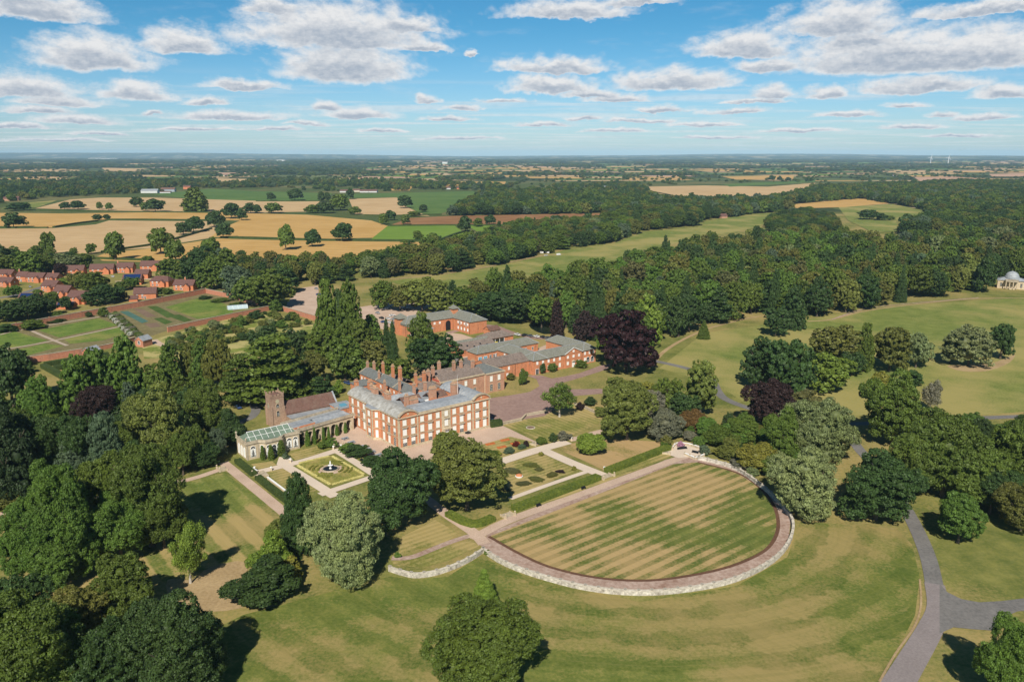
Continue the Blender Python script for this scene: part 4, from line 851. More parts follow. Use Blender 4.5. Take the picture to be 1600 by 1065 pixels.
hedge('thick clipped hedge between terrace steps and garden alcove', [(948,739),(1046,701)], 3.0, 1.7, dens=40)
hedge('dark clipped hedge on the bank between west walk and striped lawn', [(403,748),(425,766),(450,785)], 2.2, 1.5, HEDGED, dens=30)
hedge('short clipped hedge on the bank at the orangery corner', [(371,722),(397,743)], 2.2, 1.5, HEDGED, dens=30)
hedge('tall clipped hedge block at the corner of the house terrace', [(766,667),(783,664)], 2.6, 2.6, HEDGED, dens=60)
hedge('clipped hedge in the corner below the tree by the crossing paths', [(700,805),(738,822),(770,812)], 2.6, 1.6, dens=40)
for lb, P in (('long dark hedge enclosing the maze side nearest the wall', [(70,572),(130,562),(170,556)]), ('dark hedge closing the left end of the maze garden', [(68,574),(90,586),(100,592)]), ('dark hedge in the middle of the maze garden', [(85,578),(140,569),(170,563)])): hedge(lb, P, 3.0, 2.2, HEDGED, dens=12)
# mid-distance field hedges
for lb, P in (('field hedge along the foot of the upper wheat field', [(0,356),(40,357),(75,357)]), ('dark field hedge between wheat and stubble on the left', [(84,356),(120,350),(152,346)]), ('long thin hedge between two golden fields', [(168,344),(230,344),(300,345),(345,346)]),
              ('hedge climbing between stubble and wheat below the oaks', [(160,395),(200,389),(240,383),(275,374),(330,358)]), ('hedge between the middle wheat fields', [(345,372),(400,373),(500,376),(580,377),(690,378),(745,380)]),
              ('hedge between wheat field and ploughed strip', [(570,337),(610,338),(690,336)]), ('hedge under the far left stubble field', [(60,328),(150,331),(230,332),(330,333)]),
              ('dark hedge along the village edge of the wheat field', [(150,405),(200,407),(240,408)]), ('hedge beside the small paddock', [(688,376),(715,366),(732,362)]), ('hedge below the ploughed strip', [(608,354),(680,353),(790,353)]),
              ('hedge between two far pastures', [(400,315),(480,315),(520,314)]), ('hedge between the big right stubble field and wood', [(1020,300),(1050,306),(1080,314)])):
    hedge(lb, P, 4, 2.6, HEDGED, 'field_hedge', 'hedges between the fields', dens=2)
# parterre
for e, lb in (((465,727,516,757), 'golden clipped edging on the lower left side of the parterre'), ((519,757,568,743), 'golden clipped edging on the lower right side of the parterre'), ((519,713,568,741), 'golden clipped edging on the upper right side of the parterre'), ((467,724,514,713), 'golden clipped edging on the upper left side of the parterre')):
    hedge(lb, [(e[0], e[1]), (e[2], e[3])], .9, .35, GOLDH, 'edging_hedge', 'golden edging hedges of the parterre', dens=30)
pc = G(516.5, 733.5)
for i in range(12):
    a = EA + math.pi/2*(i % 4) + .78; side = i // 4
    r0 = (4.3, 6.2, 7.6)[side]
    P = [pc + Vector((r0*math.cos(a+t), r0*math.sin(a+t), 0)) for t in np.linspace(-.55+.12*side, .55-.12*side, 6)]
    c0 = P[0].copy()
    link('box_hedge', hedge_mesh('box_hedge', [p-c0 for p in P], .55, .5, BOXH, 0, 40), None, c0, label=('inner', 'middle', 'outer')[side]+' curved box hedge of the scrolls round the fountain', category='hedge', group='curved box hedges of the parterre, ring %d' % (side+1))
f = thing('fountain', 'round stone fountain with dark water and white statue in the parterre', 'fountain', pc)
m = MB(); m.cyl(0, 0, .16, .20, 4.6, 4.6, 24); m.obj('gravel_surround', [GRAVEL], f)
m = MB(); m.lathe(0, 0, [(3.0, 0), (3.0, .65), (2.7, .65), (2.6, .45)], 20); m.obj('basin', [STONEW], f)
m = MB(); m.cyl(0, 0, .46, .52, 2.55, 2.55, 20); m.obj('water', [WATERD], f)
m = MB(); m.lathe(0, 0, [(.5, .5), (.3, .9), (.25, 1.5), (.9, 1.7), (.95, 1.8), (.2, 1.85), (.18, 2.2), (.3, 2.5), (.22, 2.9), (.12, 3.1), (.16, 3.3), (.05, 3.45)], 10); m.obj('statue', [WHITE], f)
# ------------------------------------------------------------------ small garden objects
def bench_tree(label, P, rot, mat, group=None, L_=1.8):
    t = thing('bench', label, 'bench', P, rot, group)
    m = MB(); m.box(-L_/2, -.3, .42, L_/2, .25, .5); m.obj('seat', [mat], t)
    m = MB(); m.extr([(.22, .5), (.30, .5), (.42, 1.0), (.34, 1.0)], -L_/2, L_/2, 'x'); m.obj('backrest', [mat], t)
    lm = MB(); lm.box(-.05, -.3, 0, .05, .3, .42); lm.box(-.05, -.3, .64, .05, .28, .70); lm.box(-.04, -.3, .42, .04, -.22, .64); lme = lm.mesh('leg', [mat])
    for sx in (-1, 1): link('leg', lme, t, (sx*(L_/2-.12), 0, 0))
    return t
bench_tree('dark bench on the bank beside terrace walk nearest the stone steps', G(912,764), EA, DARK)
bench_tree('dark bench on the bank beside terrace walk nearest the big lime tree', G(842,791), EA, DARK)
bench_tree('dark blue bench against the flower border of the parterre walk', G(566,721), EA+R(90+180), DARK, L_=3)
bench_tree('dark bench on the forecourt edge behind the birch tree', G(854,646), EA, DARK)
bench_tree('wicker dark sofa under pink flowers in the garden alcove', G(1066,702), R(15), DARK, L_=4)
bench_tree('short dark sofa at the outer end of the garden alcove', G(1086,708), R(-35), DARK, L_=2.6)
def picnic_table(label, P, rot):
    t = thing('picnic_table', label, 'table', P, rot, 'picnic tables on the west terrace')
    m = MB(); m.box(-1.1, -.42, .72, 1.1, .42, .78); m.obj('table_top', [GREYP], t)
    bm = MB(); bm.box(-1.1, -.14, .42, 1.1, .14, .47); bme = bm.mesh('seat', [GREYP])
    for s_ in (-1, 1): link('seat', bme, t, (0, s_*.78, 0))
    lm = MB(); lm.box(-.05, -.86, .36, .05, .86, .42); lm.add([(-.05,-.8,0),(.05,-.8,0),(.05,-.68,0),(-.05,-.68,0),(-.05,-.32,.72),(.05,-.32,.72),(.05,-.2,.72),(-.05,-.2,.72)], [(0,3,2,1),(4,5,6,7),(0,1,5,4),(1,2,6,5),(2,3,7,6),(3,0,4,7)])
    lm.add([(-.05,.8,0),(.05,.8,0),(.05,.68,0),(-.05,.68,0),(-.05,.32,.72),(.05,.32,.72),(.05,.2,.72),(-.05,.2,.72)], [(0,1,2,3),(4,7,6,5),(0,4,5,1),(1,5,6,2),(2,6,7,3),(3,7,4,0)]); lme = lm.mesh('leg', [GREYP])
    for s_ in (-.8, .8): link('leg', lme, t, (s_, 0, 0))
    return t
for (x, y), lb in zip(((539,686),(549,692),(564,699),(574,703),(581,707),(591,712)), ('nearest the loggia', 'second from the loggia', 'third from the loggia', 'fourth from the loggia', 'second from the tree', 'closest to the big tree')):
    t = picnic_table('grey blue picnic table ' + lb, G(x, y), EA+R(8)); t.scale = (1.25, 1.25, 1)
def steps(label, P, rot, w, n=6, tread=.42, mat=STONEW):
    t = thing('steps', label, 'steps', P, rot); m = MB()
    for i in range(n): m.box(-w/2, i*tread, 0, w/2, n*tread+.01*i, .09*(i+1))
    m.obj('treads', [mat], t)
    for s_ in (-1, 1):
        m = MB(); m.box(s_*w/2-.2 if s_ < 0 else w/2, -.1, 0, -w/2 if s_ < 0 else w/2+.2, n*tread+.2, .75); m.box(s_*(w/2+.1)-.28, -.4, 0, s_*(w/2+.1)+.28, .16, 1.1); m.cyl(s_*(w/2+.1), -.12, 1.1, 1.3, .15, .12, 8); m.lathe(s_*(w/2+.1), -.12, [(.12, 1.3), (.3, 1.5), (.26, 1.75), (.1, 1.8)], 8)
        m.obj('balustrade', [STONE], t)
steps('broad stone steps between the two clipped hedges down to the terrace walk', G(951,747), EA, 5)
steps('stone steps from the parterre level down to the west walk', G(399,745), EA-R(90)+R(0), 4.5, 9)
steps('stone steps from the house terrace to the cross path', G(842,694), EA+R(15), 4.5)
steps('stone steps beside the big lime tree by the hedge corner', G(797,808), EA, 3.5)
steps('stone steps at the entrance of the garden alcove', G(1048,707), EA+R(30), 5)
steps('small stone steps at the west end of the garden walk', G(342,735), EA-R(90), 3)
steps('stone steps between the parterre walk and the picnic terrace', G(529,698), EA, 3.5)
def urn(label, P):
    t = thing('urn', label, 'urn', P, 0, 'stone urns and statues in the garden')
    m = MB(); m.box(-.35, -.35, 0, .35, .35, .8); m.obj('plinth', [STONE], t)
    m = MB(); m.lathe(0, 0, [(.2, .8), (.14, .95), (.36, 1.2), (.40, 1.5), (.3, 1.55)], 10); m.obj('vase', [WHITE], t)
for (x, y), lb in zip(((454,722),(424,735),(521,702),(533,700),(398,735),(944,735),(893,688),(586,744)), ('by the orangery door', 'where the walk meets the upper steps', 'left of the picnic terrace steps', 'right of the picnic terrace steps', 'at the end of the white wall', 'at the hedge corner by the broad steps', 'on the rockery path corner', 'at the walk corner under the dark tree')):
    urn('white stone urn ' + lb, G(x, y))
t = thing('flower_bed', 'round planting in a white stone ring on the striped lawn', 'flower bed', G(829,668)); m = MB(); m.lathe(0, 0, [(1.9, 0), (1.9, .2), (1.62, .2), (1.6, .1)], 20); m.obj('rim', [STONEC], t); m = MB(); m.cyl(0, 0, .12, .24, 1.6, 1.5, 20); m.obj('soil', [SOIL], t)
t = thing('planter', 'round white stone planter filled with orange flowers in the rose garden', 'planter', G(811,745)); m = MB(); m.lathe(0, 0, [(1.2, 0), (1.4, .5), (1.25, .55)], 16); m.obj('basin', [WHITE], t); m = MB(); m.lathe(0, 0, [(1.2, .5), (1.1, .9), (.6, 1.15), (.1, 1.2)], 10); m.obj('flowers', [plain('orange_flowers', (.55, .22, .10), .4, 6)], t)
# alcove
wall_run('alcove_wall', 'pale stone balustrade curving behind the alcove sofas', smooth([G(*p) for p in ((1050,703),(1058,695),(1080,697),(1100,705),(1101,711))], 4), .9, .35, STONE, WHITE, 2.5)
wall_run('alcove_wall', 'low white balustrade on the lawn side of the alcove', [G(*p) for p in ((1070,711),(1086,718),(1100,713))], .9, .35, STONE, WHITE, 2.5)
# greenhouse tunnel
t = thing('polytunnel', 'pale blue polytunnel on the kitchen garden lawn', 'greenhouse', G(371,482), R(28)); m = MB()
m.extr([(-3*math.cos(math.pi*i/10), 2.8*math.sin(math.pi*i/10)) for i in range(11)][::-1], -7, 7, 'x'); m.obj('cover', [plain('polythene', (.42, .52, .56), .15, 1, .4)], t)
m = MB(); [m.extr([(-3.05*math.cos(math.pi*i/10), 2.85*math.sin(math.pi*i/10)) for i in range(11)][::-1], x, x+.12, 'x') for x in (-7, -3.5, 0, 3.5, 6.9)]; m.obj('hoops', [WHITE], t)
# lodges of the kitchen garden
for lb, x, y in (('small brick garden lodge with grey slate gable roof in the lower wall', 136, 560), ('brick garden lodge with white window at the orchard gate', 218, 542)):
    B = thing('garden_lodge', lb, 'lodge', G(x, y), R(-20))
    m = MB(); m.box(-3, 0, 0, 3, 7, 4.2); m.gend(-3, 0, 3, 7, 4.2, 6.2, 'y'); m.obj('wall', [BRICKW], B)
    m = MB(); m.gable(-3, .1, 3, 6.9, 4.2, 6.3, 'y', .35); m.obj('roof', [LEAD], B)
    window(B, 0, 0, 1.6, 1.5, 2.0, 'archw', 0, 'half'); window(B, -3, 3.5, 1.2, .9, 1.3, 'cottage', FACE['W'])
# ------------------------------------------------------------------ village
def cottage(lb, x, y, ang, L_, W_, he, hr, ch=1, porch=1, roof=None, hipd=False, solar=False, wm=None, group='brown roofed brick houses of the village', name='village_house', cat='house'):
    ang = R(ang); P = G(x, y); P = P + Vector((-math.sin(ang), math.cos(ang), 0))*W_*.3
    B = thing(name, lb, cat, P, ang, group); a, c_ = -L_/2, L_/2
    m = MB(); m.box(a, 0, 0, c_, W_, he)
    if not hipd: m.gend(a, 0, c_, W_, he, hr, 'x')
    if porch: m.box(a+L_*.55, -2.4, 0, a+L_*.85, -.01, he*.8); m.extr([(a+L_*.55, he*.79), (a+L_*.85, he*.79), (a+L_*.70, he*.8+L_*.12)], -2.4, 0, 'y')
    m.obj('wall', [wm or BRICKV], B)
    m = MB(); m.hip(a, 0, c_, W_, he, hr, .5, (.6, .6)) if hipd else m.gable(a, 0, c_, W_, he, hr, 'x', .45)
    if porch: m.gable(a+L_*.55, -2.5, a+L_*.85, 1.5, he*.8, he*.8+L_*.13, 'y', .3)
    m.obj('roof', [roof or TILEV], B)
    if ch: chimney(B, a+.6 if ch == 1 else 0, W_/2, he, hr+1.5, 1.1, .8, 2, BRICKV)
    if he > 3.5:
        wins(B, 'S', 0, (a+L_*.15, a+L_*.38), he-1.8, 1.2, 1.1, 'cottage', 'half'); wins(B, 'S', 0, (a+L_*.15, a+L_*.38), .9, 1.5, 1.2, 'cottage', 'glass'); window(B, c_, W_*.5, he-1.6, .9, 1.1, 'cottage', FACE['E'], 'half'); window(B, a, W_*.4, he-1.6, .9, 1.1, 'cottage', FACE['W'], 'half')
        door(B, a+L_*.5, 0, 0, 1, 2.1, DARK)
    if solar:
        sl = (hr-he)/(W_/2); m = MB(); m.extr([(.3, he+.3*sl+.04), (W_/2-.5, hr-.5*sl+.04), (W_/2-.5, hr-.5*sl+.12), (.3, he+.3*sl+.12)], a+.8, c_-.8, 'x'); m.obj('solar_panels', [SOLAR], B)
    return B
V = [('brick house with orange gable, leftmost of the top row', 114, 431, 8, 17, 9, 5.2, 9.2, 0, 1), ('wide brick house with dark porches behind the village trees', 157, 429, 8, 21, 9.5, 5.2, 9.3, 0, 1), ('brick house with tall chimney on its left gable', 193, 427, 6, 15, 10, 5.4, 9.4, 1, 1),
     ('large brick house at the top right of the village', 234, 424, 4, 20, 10, 5.2, 9.6, 0, 1), ('brick house with cross roof in front of the top row', 219, 436, 2, 12, 9, 4.6, 8.2, 0, 0), ('brick house with dark solar panels over its front roof', 205, 446, 10, 15, 10, 5.0, 9.0, 0, 0, None, False, True),
     ('hipped roof brick house in the middle of the lower row', 246, 449, -8, 17, 10, 5.0, 8.8, 0, 1, None, True), ('brick house with bare red gable at the right end of the lower row', 284, 455, -4, 17, 10, 5.0, 8.8, 2, 1), ('brick house with two bay windows nearest the kitchen garden wall', 226, 468, 14, 16, 9, 4.6, 8.6, 0, 0),
     ('small brick cottage cut by the left edge', 4, 437, -10, 14, 9, 5, 8.6, 0, 1), ('small brick cottage low at the left edge', 3, 449, -12, 13, 9, 4.6, 8, 0, 1), ('brick terrace house at the left end of the long row', 30, 441, -6, 9, 9, 5.2, 8.8, 1, 0),
     ('long brick terrace house with dormers in the middle of the long row', 51, 442, -8, 16, 9, 4.9, 8.4, 0, 1), ('brick terrace house with bare gable at the right end of the long row', 76, 442, -10, 12, 9, 4.7, 8.0, 2, 1),
     ('topmost house of the stepped row', 71, 457, -16, 14, 10, 5.2, 9.4, 0, 1), ('middle house of the stepped row', 90, 466, -16, 14, 10, 5.2, 9.4, 0, 1), ('lowest house of the stepped row with broad red gable', 113, 476, -16, 16, 11, 5.2, 9.6, 0, 1),
     ('brick garage with black solar roof', 43, 470, 4, 15, 7, 2.6, 5.4, 0, 0, None, False, True), ('garage with bright blue solar panels by the garden wall', 99, 484, 4, 12, 7, 2.6, 5.2, 0, 0, None, False, True), ('small white doored garage beside the kitchen garden wall', 208, 472, 20, 6, 6, 2.5, 4.6, 0, 0)]
for a in V: cottage(*a)
# ------------------------------------------------------------------ far buildings
def barn(lb, x, y, ang, L_, W_, he, hr, wm, rm, name='barn', group=None):
    B = thing(name, lb, name.replace('_', ' '), G(x, y), R(ang), group); m = MB(); m.box(-L_/2, 0, 0, L_/2, W_, he); m.gend(-L_/2, 0, L_/2, W_, he, hr, 'x'); m.obj('wall', [wm], B)
    m = MB(); m.gable(-L_/2, 0, L_/2, W_, he, hr, 'x', .5); m.obj('roof', [rm], B)
    return B
PALE = plain('pale_cladding', (.55, .56, .55), .1, .5); REDW = BRICKV; CREAM = plain('cream_render', (.62, .55, .45), .1, .5)
barn('large grey farm shed left of the farmyard', 233, 302, 5, 46, 22, 7, 12, PALE, LEAD); barn('brown roofed farm barn with blue front', 262, 300, 5, 40, 18, 8, 13, GREYP, TILE); barn('low pale farm shed before the brown barn', 258, 302, 5, 30, 10, 4, 6, PALE, TILE)
barn('red brick farmhouse beside the barns', 292, 296, 5, 22, 12, 9, 13, REDW, TILEV, 'farmhouse'); barn('brick farmhouse among trees at the far left', 17, 314, 8, 34, 14, 6, 11, BRICK2, TILEV, 'farmhouse')
barn('lone brick hut with red roof on the edge of the long meadow', 1132, 341, 20, 12, 9, 4, 8, BRICK2, TILEV, 'hut')
for i, (x, y, c_, lb) in enumerate(((537,301,0,'white cottage at the left of the far hamlet'),(556,300,1,'pink cottage in the far hamlet'),(569,301,0,'white cottage in the middle of the far hamlet'),(582,301,0,'white cottage at the right end of the far hamlet'),
    (918,291,2,'tiny red house by the far lane'),(934,294,0,'white shed of the far farm'),(946,295,3,'grey blue shed of the far farm'),(962,295,2,'red brick house of the far farm'),(700,296,0,'white cottage behind the upper green field'),(720,296,2,'brick cottage behind the upper green field'),
    (95,284,0,'pale house in the woods at far left'),(66,283,0,'pale farm roof in the woods at far left'),(352,275,1,'pinkish barn among far trees'),(10,270,0,'white house at the far left edge'),(1400,283-8,0,'white barn beyond the right wood'),(1180,262,0,'white shed below the wind turbines'))):
    barn(lb, x, y, random.uniform(-15, 15), 22+random.random()*10, 11, 5, 9, (PALE, CREAM, REDW, GREYP)[c_], (TILEV, TILE, TILEV, LEAD)[c_], 'cottage', 'scattered houses of the far farmland')
for x, y, L_, lb in ((160,249,620,'long white warehouse near the horizon'), (125,248,200,'short white warehouse near the horizon'), (438,252,130,'white warehouse on the middle horizon'), (695,256,60,'small white warehouse beyond the trees')):
    barn(lb, x, y, 3, L_, min(120, L_*.5), 18, 21, PALE, WHITE, 'warehouse')
for x, lb in ((1453.5, 'left white wind turbine on the horizon'), (1481, 'right white wind turbine on the horizon')):
    t = thing('wind_turbine', lb, 'wind turbine', G(x, 258)); D = G(x, 258).y; sc_ = D/8500
    m = MB(); m.cyl(0, 0, 0, 78*sc_, 3.2*sc_, 2.0*sc_, 10); m.obj('tower', [STEEL], t); m = MB(); m.box(-2*sc_, -3*sc_, 77*sc_, 2*sc_, 6*sc_, 81*sc_); m.lathe(0, 0, [(.1, 0), (.1, .1)], 6); m.obj('nacelle', [STEEL], t)
    bm_ = MB(); bm_.add([(-1.6*sc_, 0, 0), (1.6*sc_, 0, 0), (.6*sc_, 0, 38*sc_), (-.3*sc_, 0, 38*sc_), (-1.6*sc_, .8, 0), (1.6*sc_, .8, 0), (.6*sc_, .4, 38*sc_), (-.3*sc_, .4, 38*sc_)], [(0,1,2,3),(7,6,5,4),(0,4,5,1),(1,5,6,2),(2,6,7,3),(3,7,4,0)]); bme = bm_.mesh('blade', [STEEL])
    for k in range(3): q = link('blade', bme, t, (0, -3.6*sc_, 79*sc_)); q.rotation_euler = (0, R(120*k+20), 0)
# domed temple
B = thing('temple', 'small classical stone temple with grey lead dome and columned portico', 'temple', G(1577,451), R(-30))
m = MB(); m.box(-9, 0, 0, 11, 12, 6.8); m.prism([(x*4.5+1, y*4.5+3-3) for x, y in [(math.cos(math.pi*(1+i/8)), math.sin(math.pi*(1+i/8))) for i in range(9)]], 0, .8); m.obj('wall', [STONE], B)
m = MB(); m.hip(-9, 0, 11, 12, 7.0, 9.6, .7); m.obj('roof', [LEAD], B)
m = MB(); m.lathe(1, 6, [(5.6, 8.0), (5.6, 9.6), (5.2, 10.0), (4.9, 11.2), (4.0, 12.5), (2.6, 13.5), (1.0, 14.1), (.2, 14.3)], 20); m.obj('dome', [LEAD], B)
m = MB(); m.box(-3.5, -5.2, 6.4, 5.5, -.02, 7.6); m.box(-3.8, -5.4, 7.6, 5.8, -.02, 7.9); m.obj('portico', [STONEW], B)
cm = MB(); cm.lathe(0, 0, [(.5, .8), (.42, 1.1), (.36, 6.0), (.5, 6.4)], 10); cme = cm.mesh('column', [STONE])
for x in (-3, -.4, 2.2, 4.9): link('column', cme, B, (x, -4.8, 0))
wins(B, 'S', 0, (-6.3, 8.2), 1.6, 1.4, 3.2, 'plainw', 'glass'); wins(B, 'W', -9, (3.5, 8.5), 1.6, 1.3, 3.0, 'plainw', 'half')
# ------------------------------------------------------------------ cars
def car_proto(col, name='parked_car'):
    pm = plain(name+'_paint', col, .03, 1, .25, .6)
    t = thing(name, '', '', (0, 0, 0))
    m = MB(); m.extr([(-2.2, .35), (2.2, .35), (2.22, .75), (1.9, .92), (1.0, 1.0), (-1.9, 1.0), (-2.22, .8)], -.88, .88, 'y') if name != 'parked_van' else m.extr([(-2.6, .35), (2.6, .35), (2.62, .9), (2.3, 1.1), (1.7, 2.1), (-2.6, 2.15)], -.95, .95, 'y')
    if name != 'parked_van': m.add([(-1.25,-.62,1.42),(.25,-.62,1.42),(.25,.62,1.42),(-1.25,.62,1.42),(-1.25,-.62,1.36),(.25,-.62,1.36),(.25,.62,1.36),(-1.25,.62,1.36)], [(0,1,2,3),(7,6,5,4),(0,4,5,1),(1,5,6,2),(2,6,7,3),(3,7,4,0)])
    m.obj('body', [pm], t)
    m = MB()
    if name != 'parked_van': m.add([(-1.85,-.8,.99),(1.0,-.8,.99),(1.0,.8,.99),(-1.85,.8,.99),(-1.25,-.6,1.37),(.25,-.6,1.37),(.25,.6,1.37),(-1.25,.6,1.37)], [(4,5,6,7),(0,1,5,4),(1,2,6,5),(2,3,7,6),(3,0,4,7)])
    else: m.box(1.2, -.97, 1.25, 1.75, .97, 1.8); m.add([(2.32,-.8,1.14),(2.32,.8,1.14),(1.76,.75,2.05),(1.76,-.75,2.05)], [(0,1,2,3)])
    m.obj('windows', [GLASS], t)
    wm = MB(); wm.v = []; n = 12; wm.add([(.32*math.cos(2*math.pi*i/n), -.1, .32*math.sin(2*math.pi*i/n)) for i in range(n)] + [(.32*math.cos(2*math.pi*i/n), .1, .32*math.sin(2*math.pi*i/n)) for i in range(n)], [tuple(range(n)), tuple(range(n, 2*n))[::-1]] + [(i, n+i, n+(i+1) % n, (i+1) % n) for i in range(n)]); wme = wm.mesh('wheel', [DARK])
    for x in (-1.4, 1.4):
        for y in (-.85, .85): link('wheel', wme, t, (x, y, .33))
    return t
PR = {}
for k, col in (('white', (.75, .75, .74)), ('silver', (.35, .37, .39)), ('black', (.02, .02, .025)), ('blue', (.04, .08, .22)), ('red', (.35, .03, .03)), ('grey', (.12, .13, .14))): PR[k] = [car_proto(col), 0]
PR['van'] = [car_proto((.78, .78, .77), 'parked_van'), 0]
CARS = [('white', 612,480, 'white car at the top of the stable car park'), ('silver', 603,484, 'silver car under trees beside the car park'), ('black', 596,498, 'black car at the left end of the car park row'), ('white', 606,499, 'white car second in the car park row'), ('silver', 614,500, 'silver car third in the car park row'), ('white', 613,494, 'white car behind the car park row'),
        ('blue', 600,504, 'dark blue car in front of the car park row'), ('white', 608,505, 'white car in front of the car park row'), ('grey', 617,506, 'grey car closest to the stable turret'), ('white', 630,482, 'white car at the back right of the car park'), ('black', 637,484, 'black car under the trees behind the stables'), ('silver', 590,490, 'silver car in shade left of the car park'),
        ('grey', 647,479, 'grey car at the far end behind the stables'), ('white', 808,524, 'white car on the road behind the quadrangle'), ('black', 820,525, 'black car next to the white car behind the quadrangle'), ('grey', 828,526, 'grey car in the row behind the quadrangle'), ('white', 838,527, 'white car in the row behind the quadrangle'), ('black', 848,528, 'black car near the pond'), ('grey', 856,529, 'grey car at the right end of the row by the pond'),
        ('blue', 372,638, 'dark blue car on the lane under the cedar'), ('silver', 388,624, 'pale silver car half hidden by the cedar'), ('black', 768,660, 'black car in the shade beside the house'), ('silver', 47,449, 'silver car by the village row'), ('white', 176,433, 'white car among village gardens'), ('van', 846,396, 'white van leftmost by the long meadow'), ('van', 855,396, 'white van in the middle of the meadow group'), ('van', 873,399, 'white van standing apart on the meadow track'),
        ('white', 853,400, 'white car below the vans on the meadow'), ('blue', 498,461, 'blue car in the gravel yard'), ('silver', 494,452, 'silver car at the top of the gravel yard'), ('silver', 571,592, 'silver car in the yard behind the house'), ('white', 700,543, 'white car in the stable yard'), ('blue', 543,600, 'blue car beside the linking wing')]
for i, (k, x, y, lb) in enumerate(CARS):
    p, used = PR[k]; P = G(x, y); rz = random.choice((EA, EA+R(90)))+R(random.uniform(-6, 6)); sc_ = 1.0
    o = p if not used else copy_tree(p)
    PR[k][1] += 1; o.location = (P.x, P.y, .22); o.rotation_euler = (0, 0, rz); o['label'] = lb; o['category'] = 'van' if k == 'van' else 'car'; o['group'] = 'parked cars and vans'
for k in list(PR):
    if not PR[k][1]:
        for ch in list(PR[k][0].children): bpy.data.objects.remove(ch)
        bpy.data.objects.remove(PR[k][0])
# ------------------------------------------------------------------ trees
def leaf_mat(name, inst):
    m = new_mat(name); b = NB(m)
    if inst: base = b.n('ShaderNodeAttribute', attribute_type='INSTANCER', attribute_name='tint').outputs['Color']
    else: base = b.n('ShaderNodeObjectInfo').outputs['Color']
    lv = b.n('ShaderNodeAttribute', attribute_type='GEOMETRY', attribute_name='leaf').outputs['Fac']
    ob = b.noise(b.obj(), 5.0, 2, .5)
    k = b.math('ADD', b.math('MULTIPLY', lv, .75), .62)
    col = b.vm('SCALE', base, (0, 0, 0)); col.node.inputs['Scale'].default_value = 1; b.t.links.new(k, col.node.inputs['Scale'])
    col = b.mix(b.mr(ob, .42, .66, 0, .45), col, b.mix(1.0, col, (1.20, 1.12, .80), 'MULTIPLY'))
    d = b.n('ShaderNodeBsdfPrincipled', {'Base Color': col, 'Roughness': .55, 'Specular IOR Level': .25})
    t = b.n('ShaderNodeBsdfTranslucent', {'Color': b.mix(1.0, col, (1.5, 1.6, .6), 'MULTIPLY')})
    s = b.n('ShaderNodeMixShader', {0: .16, 1: d.outputs[0], 2: t.outputs[0]}); b.n('ShaderNodeOutputMaterial', {0: s.outputs[0]}); return m
LEAF = leaf_mat('leaves', False); LEAFI = leaf_mat('leaves_far', True)
def cube_ball(c, r, seed):
    rs = np.random.RandomState(seed); g = 4; V = []; F = []
    for ax in range(3):
        for sg in (-1, 1):
            b0 = len(V)
            for i in range(g):
                for j in range(g):
                    u, w = 2*i/(g-1)-1, 2*j/(g-1)-1; p = [0, 0, 0]; p[ax] = sg; p[(ax+1) % 3] = u*sg; p[(ax+2) % 3] = w
                    p = np.array(p, float); p /= np.linalg.norm(p); V.append(c+p*r)
            for i in range(g-1):
                for j in range(g-1): F.append((b0+i*g+j, b0+(i+1)*g+j, b0+(i+1)*g+j+1, b0+i*g+j+1))
    return np.array(V), np.array(F)
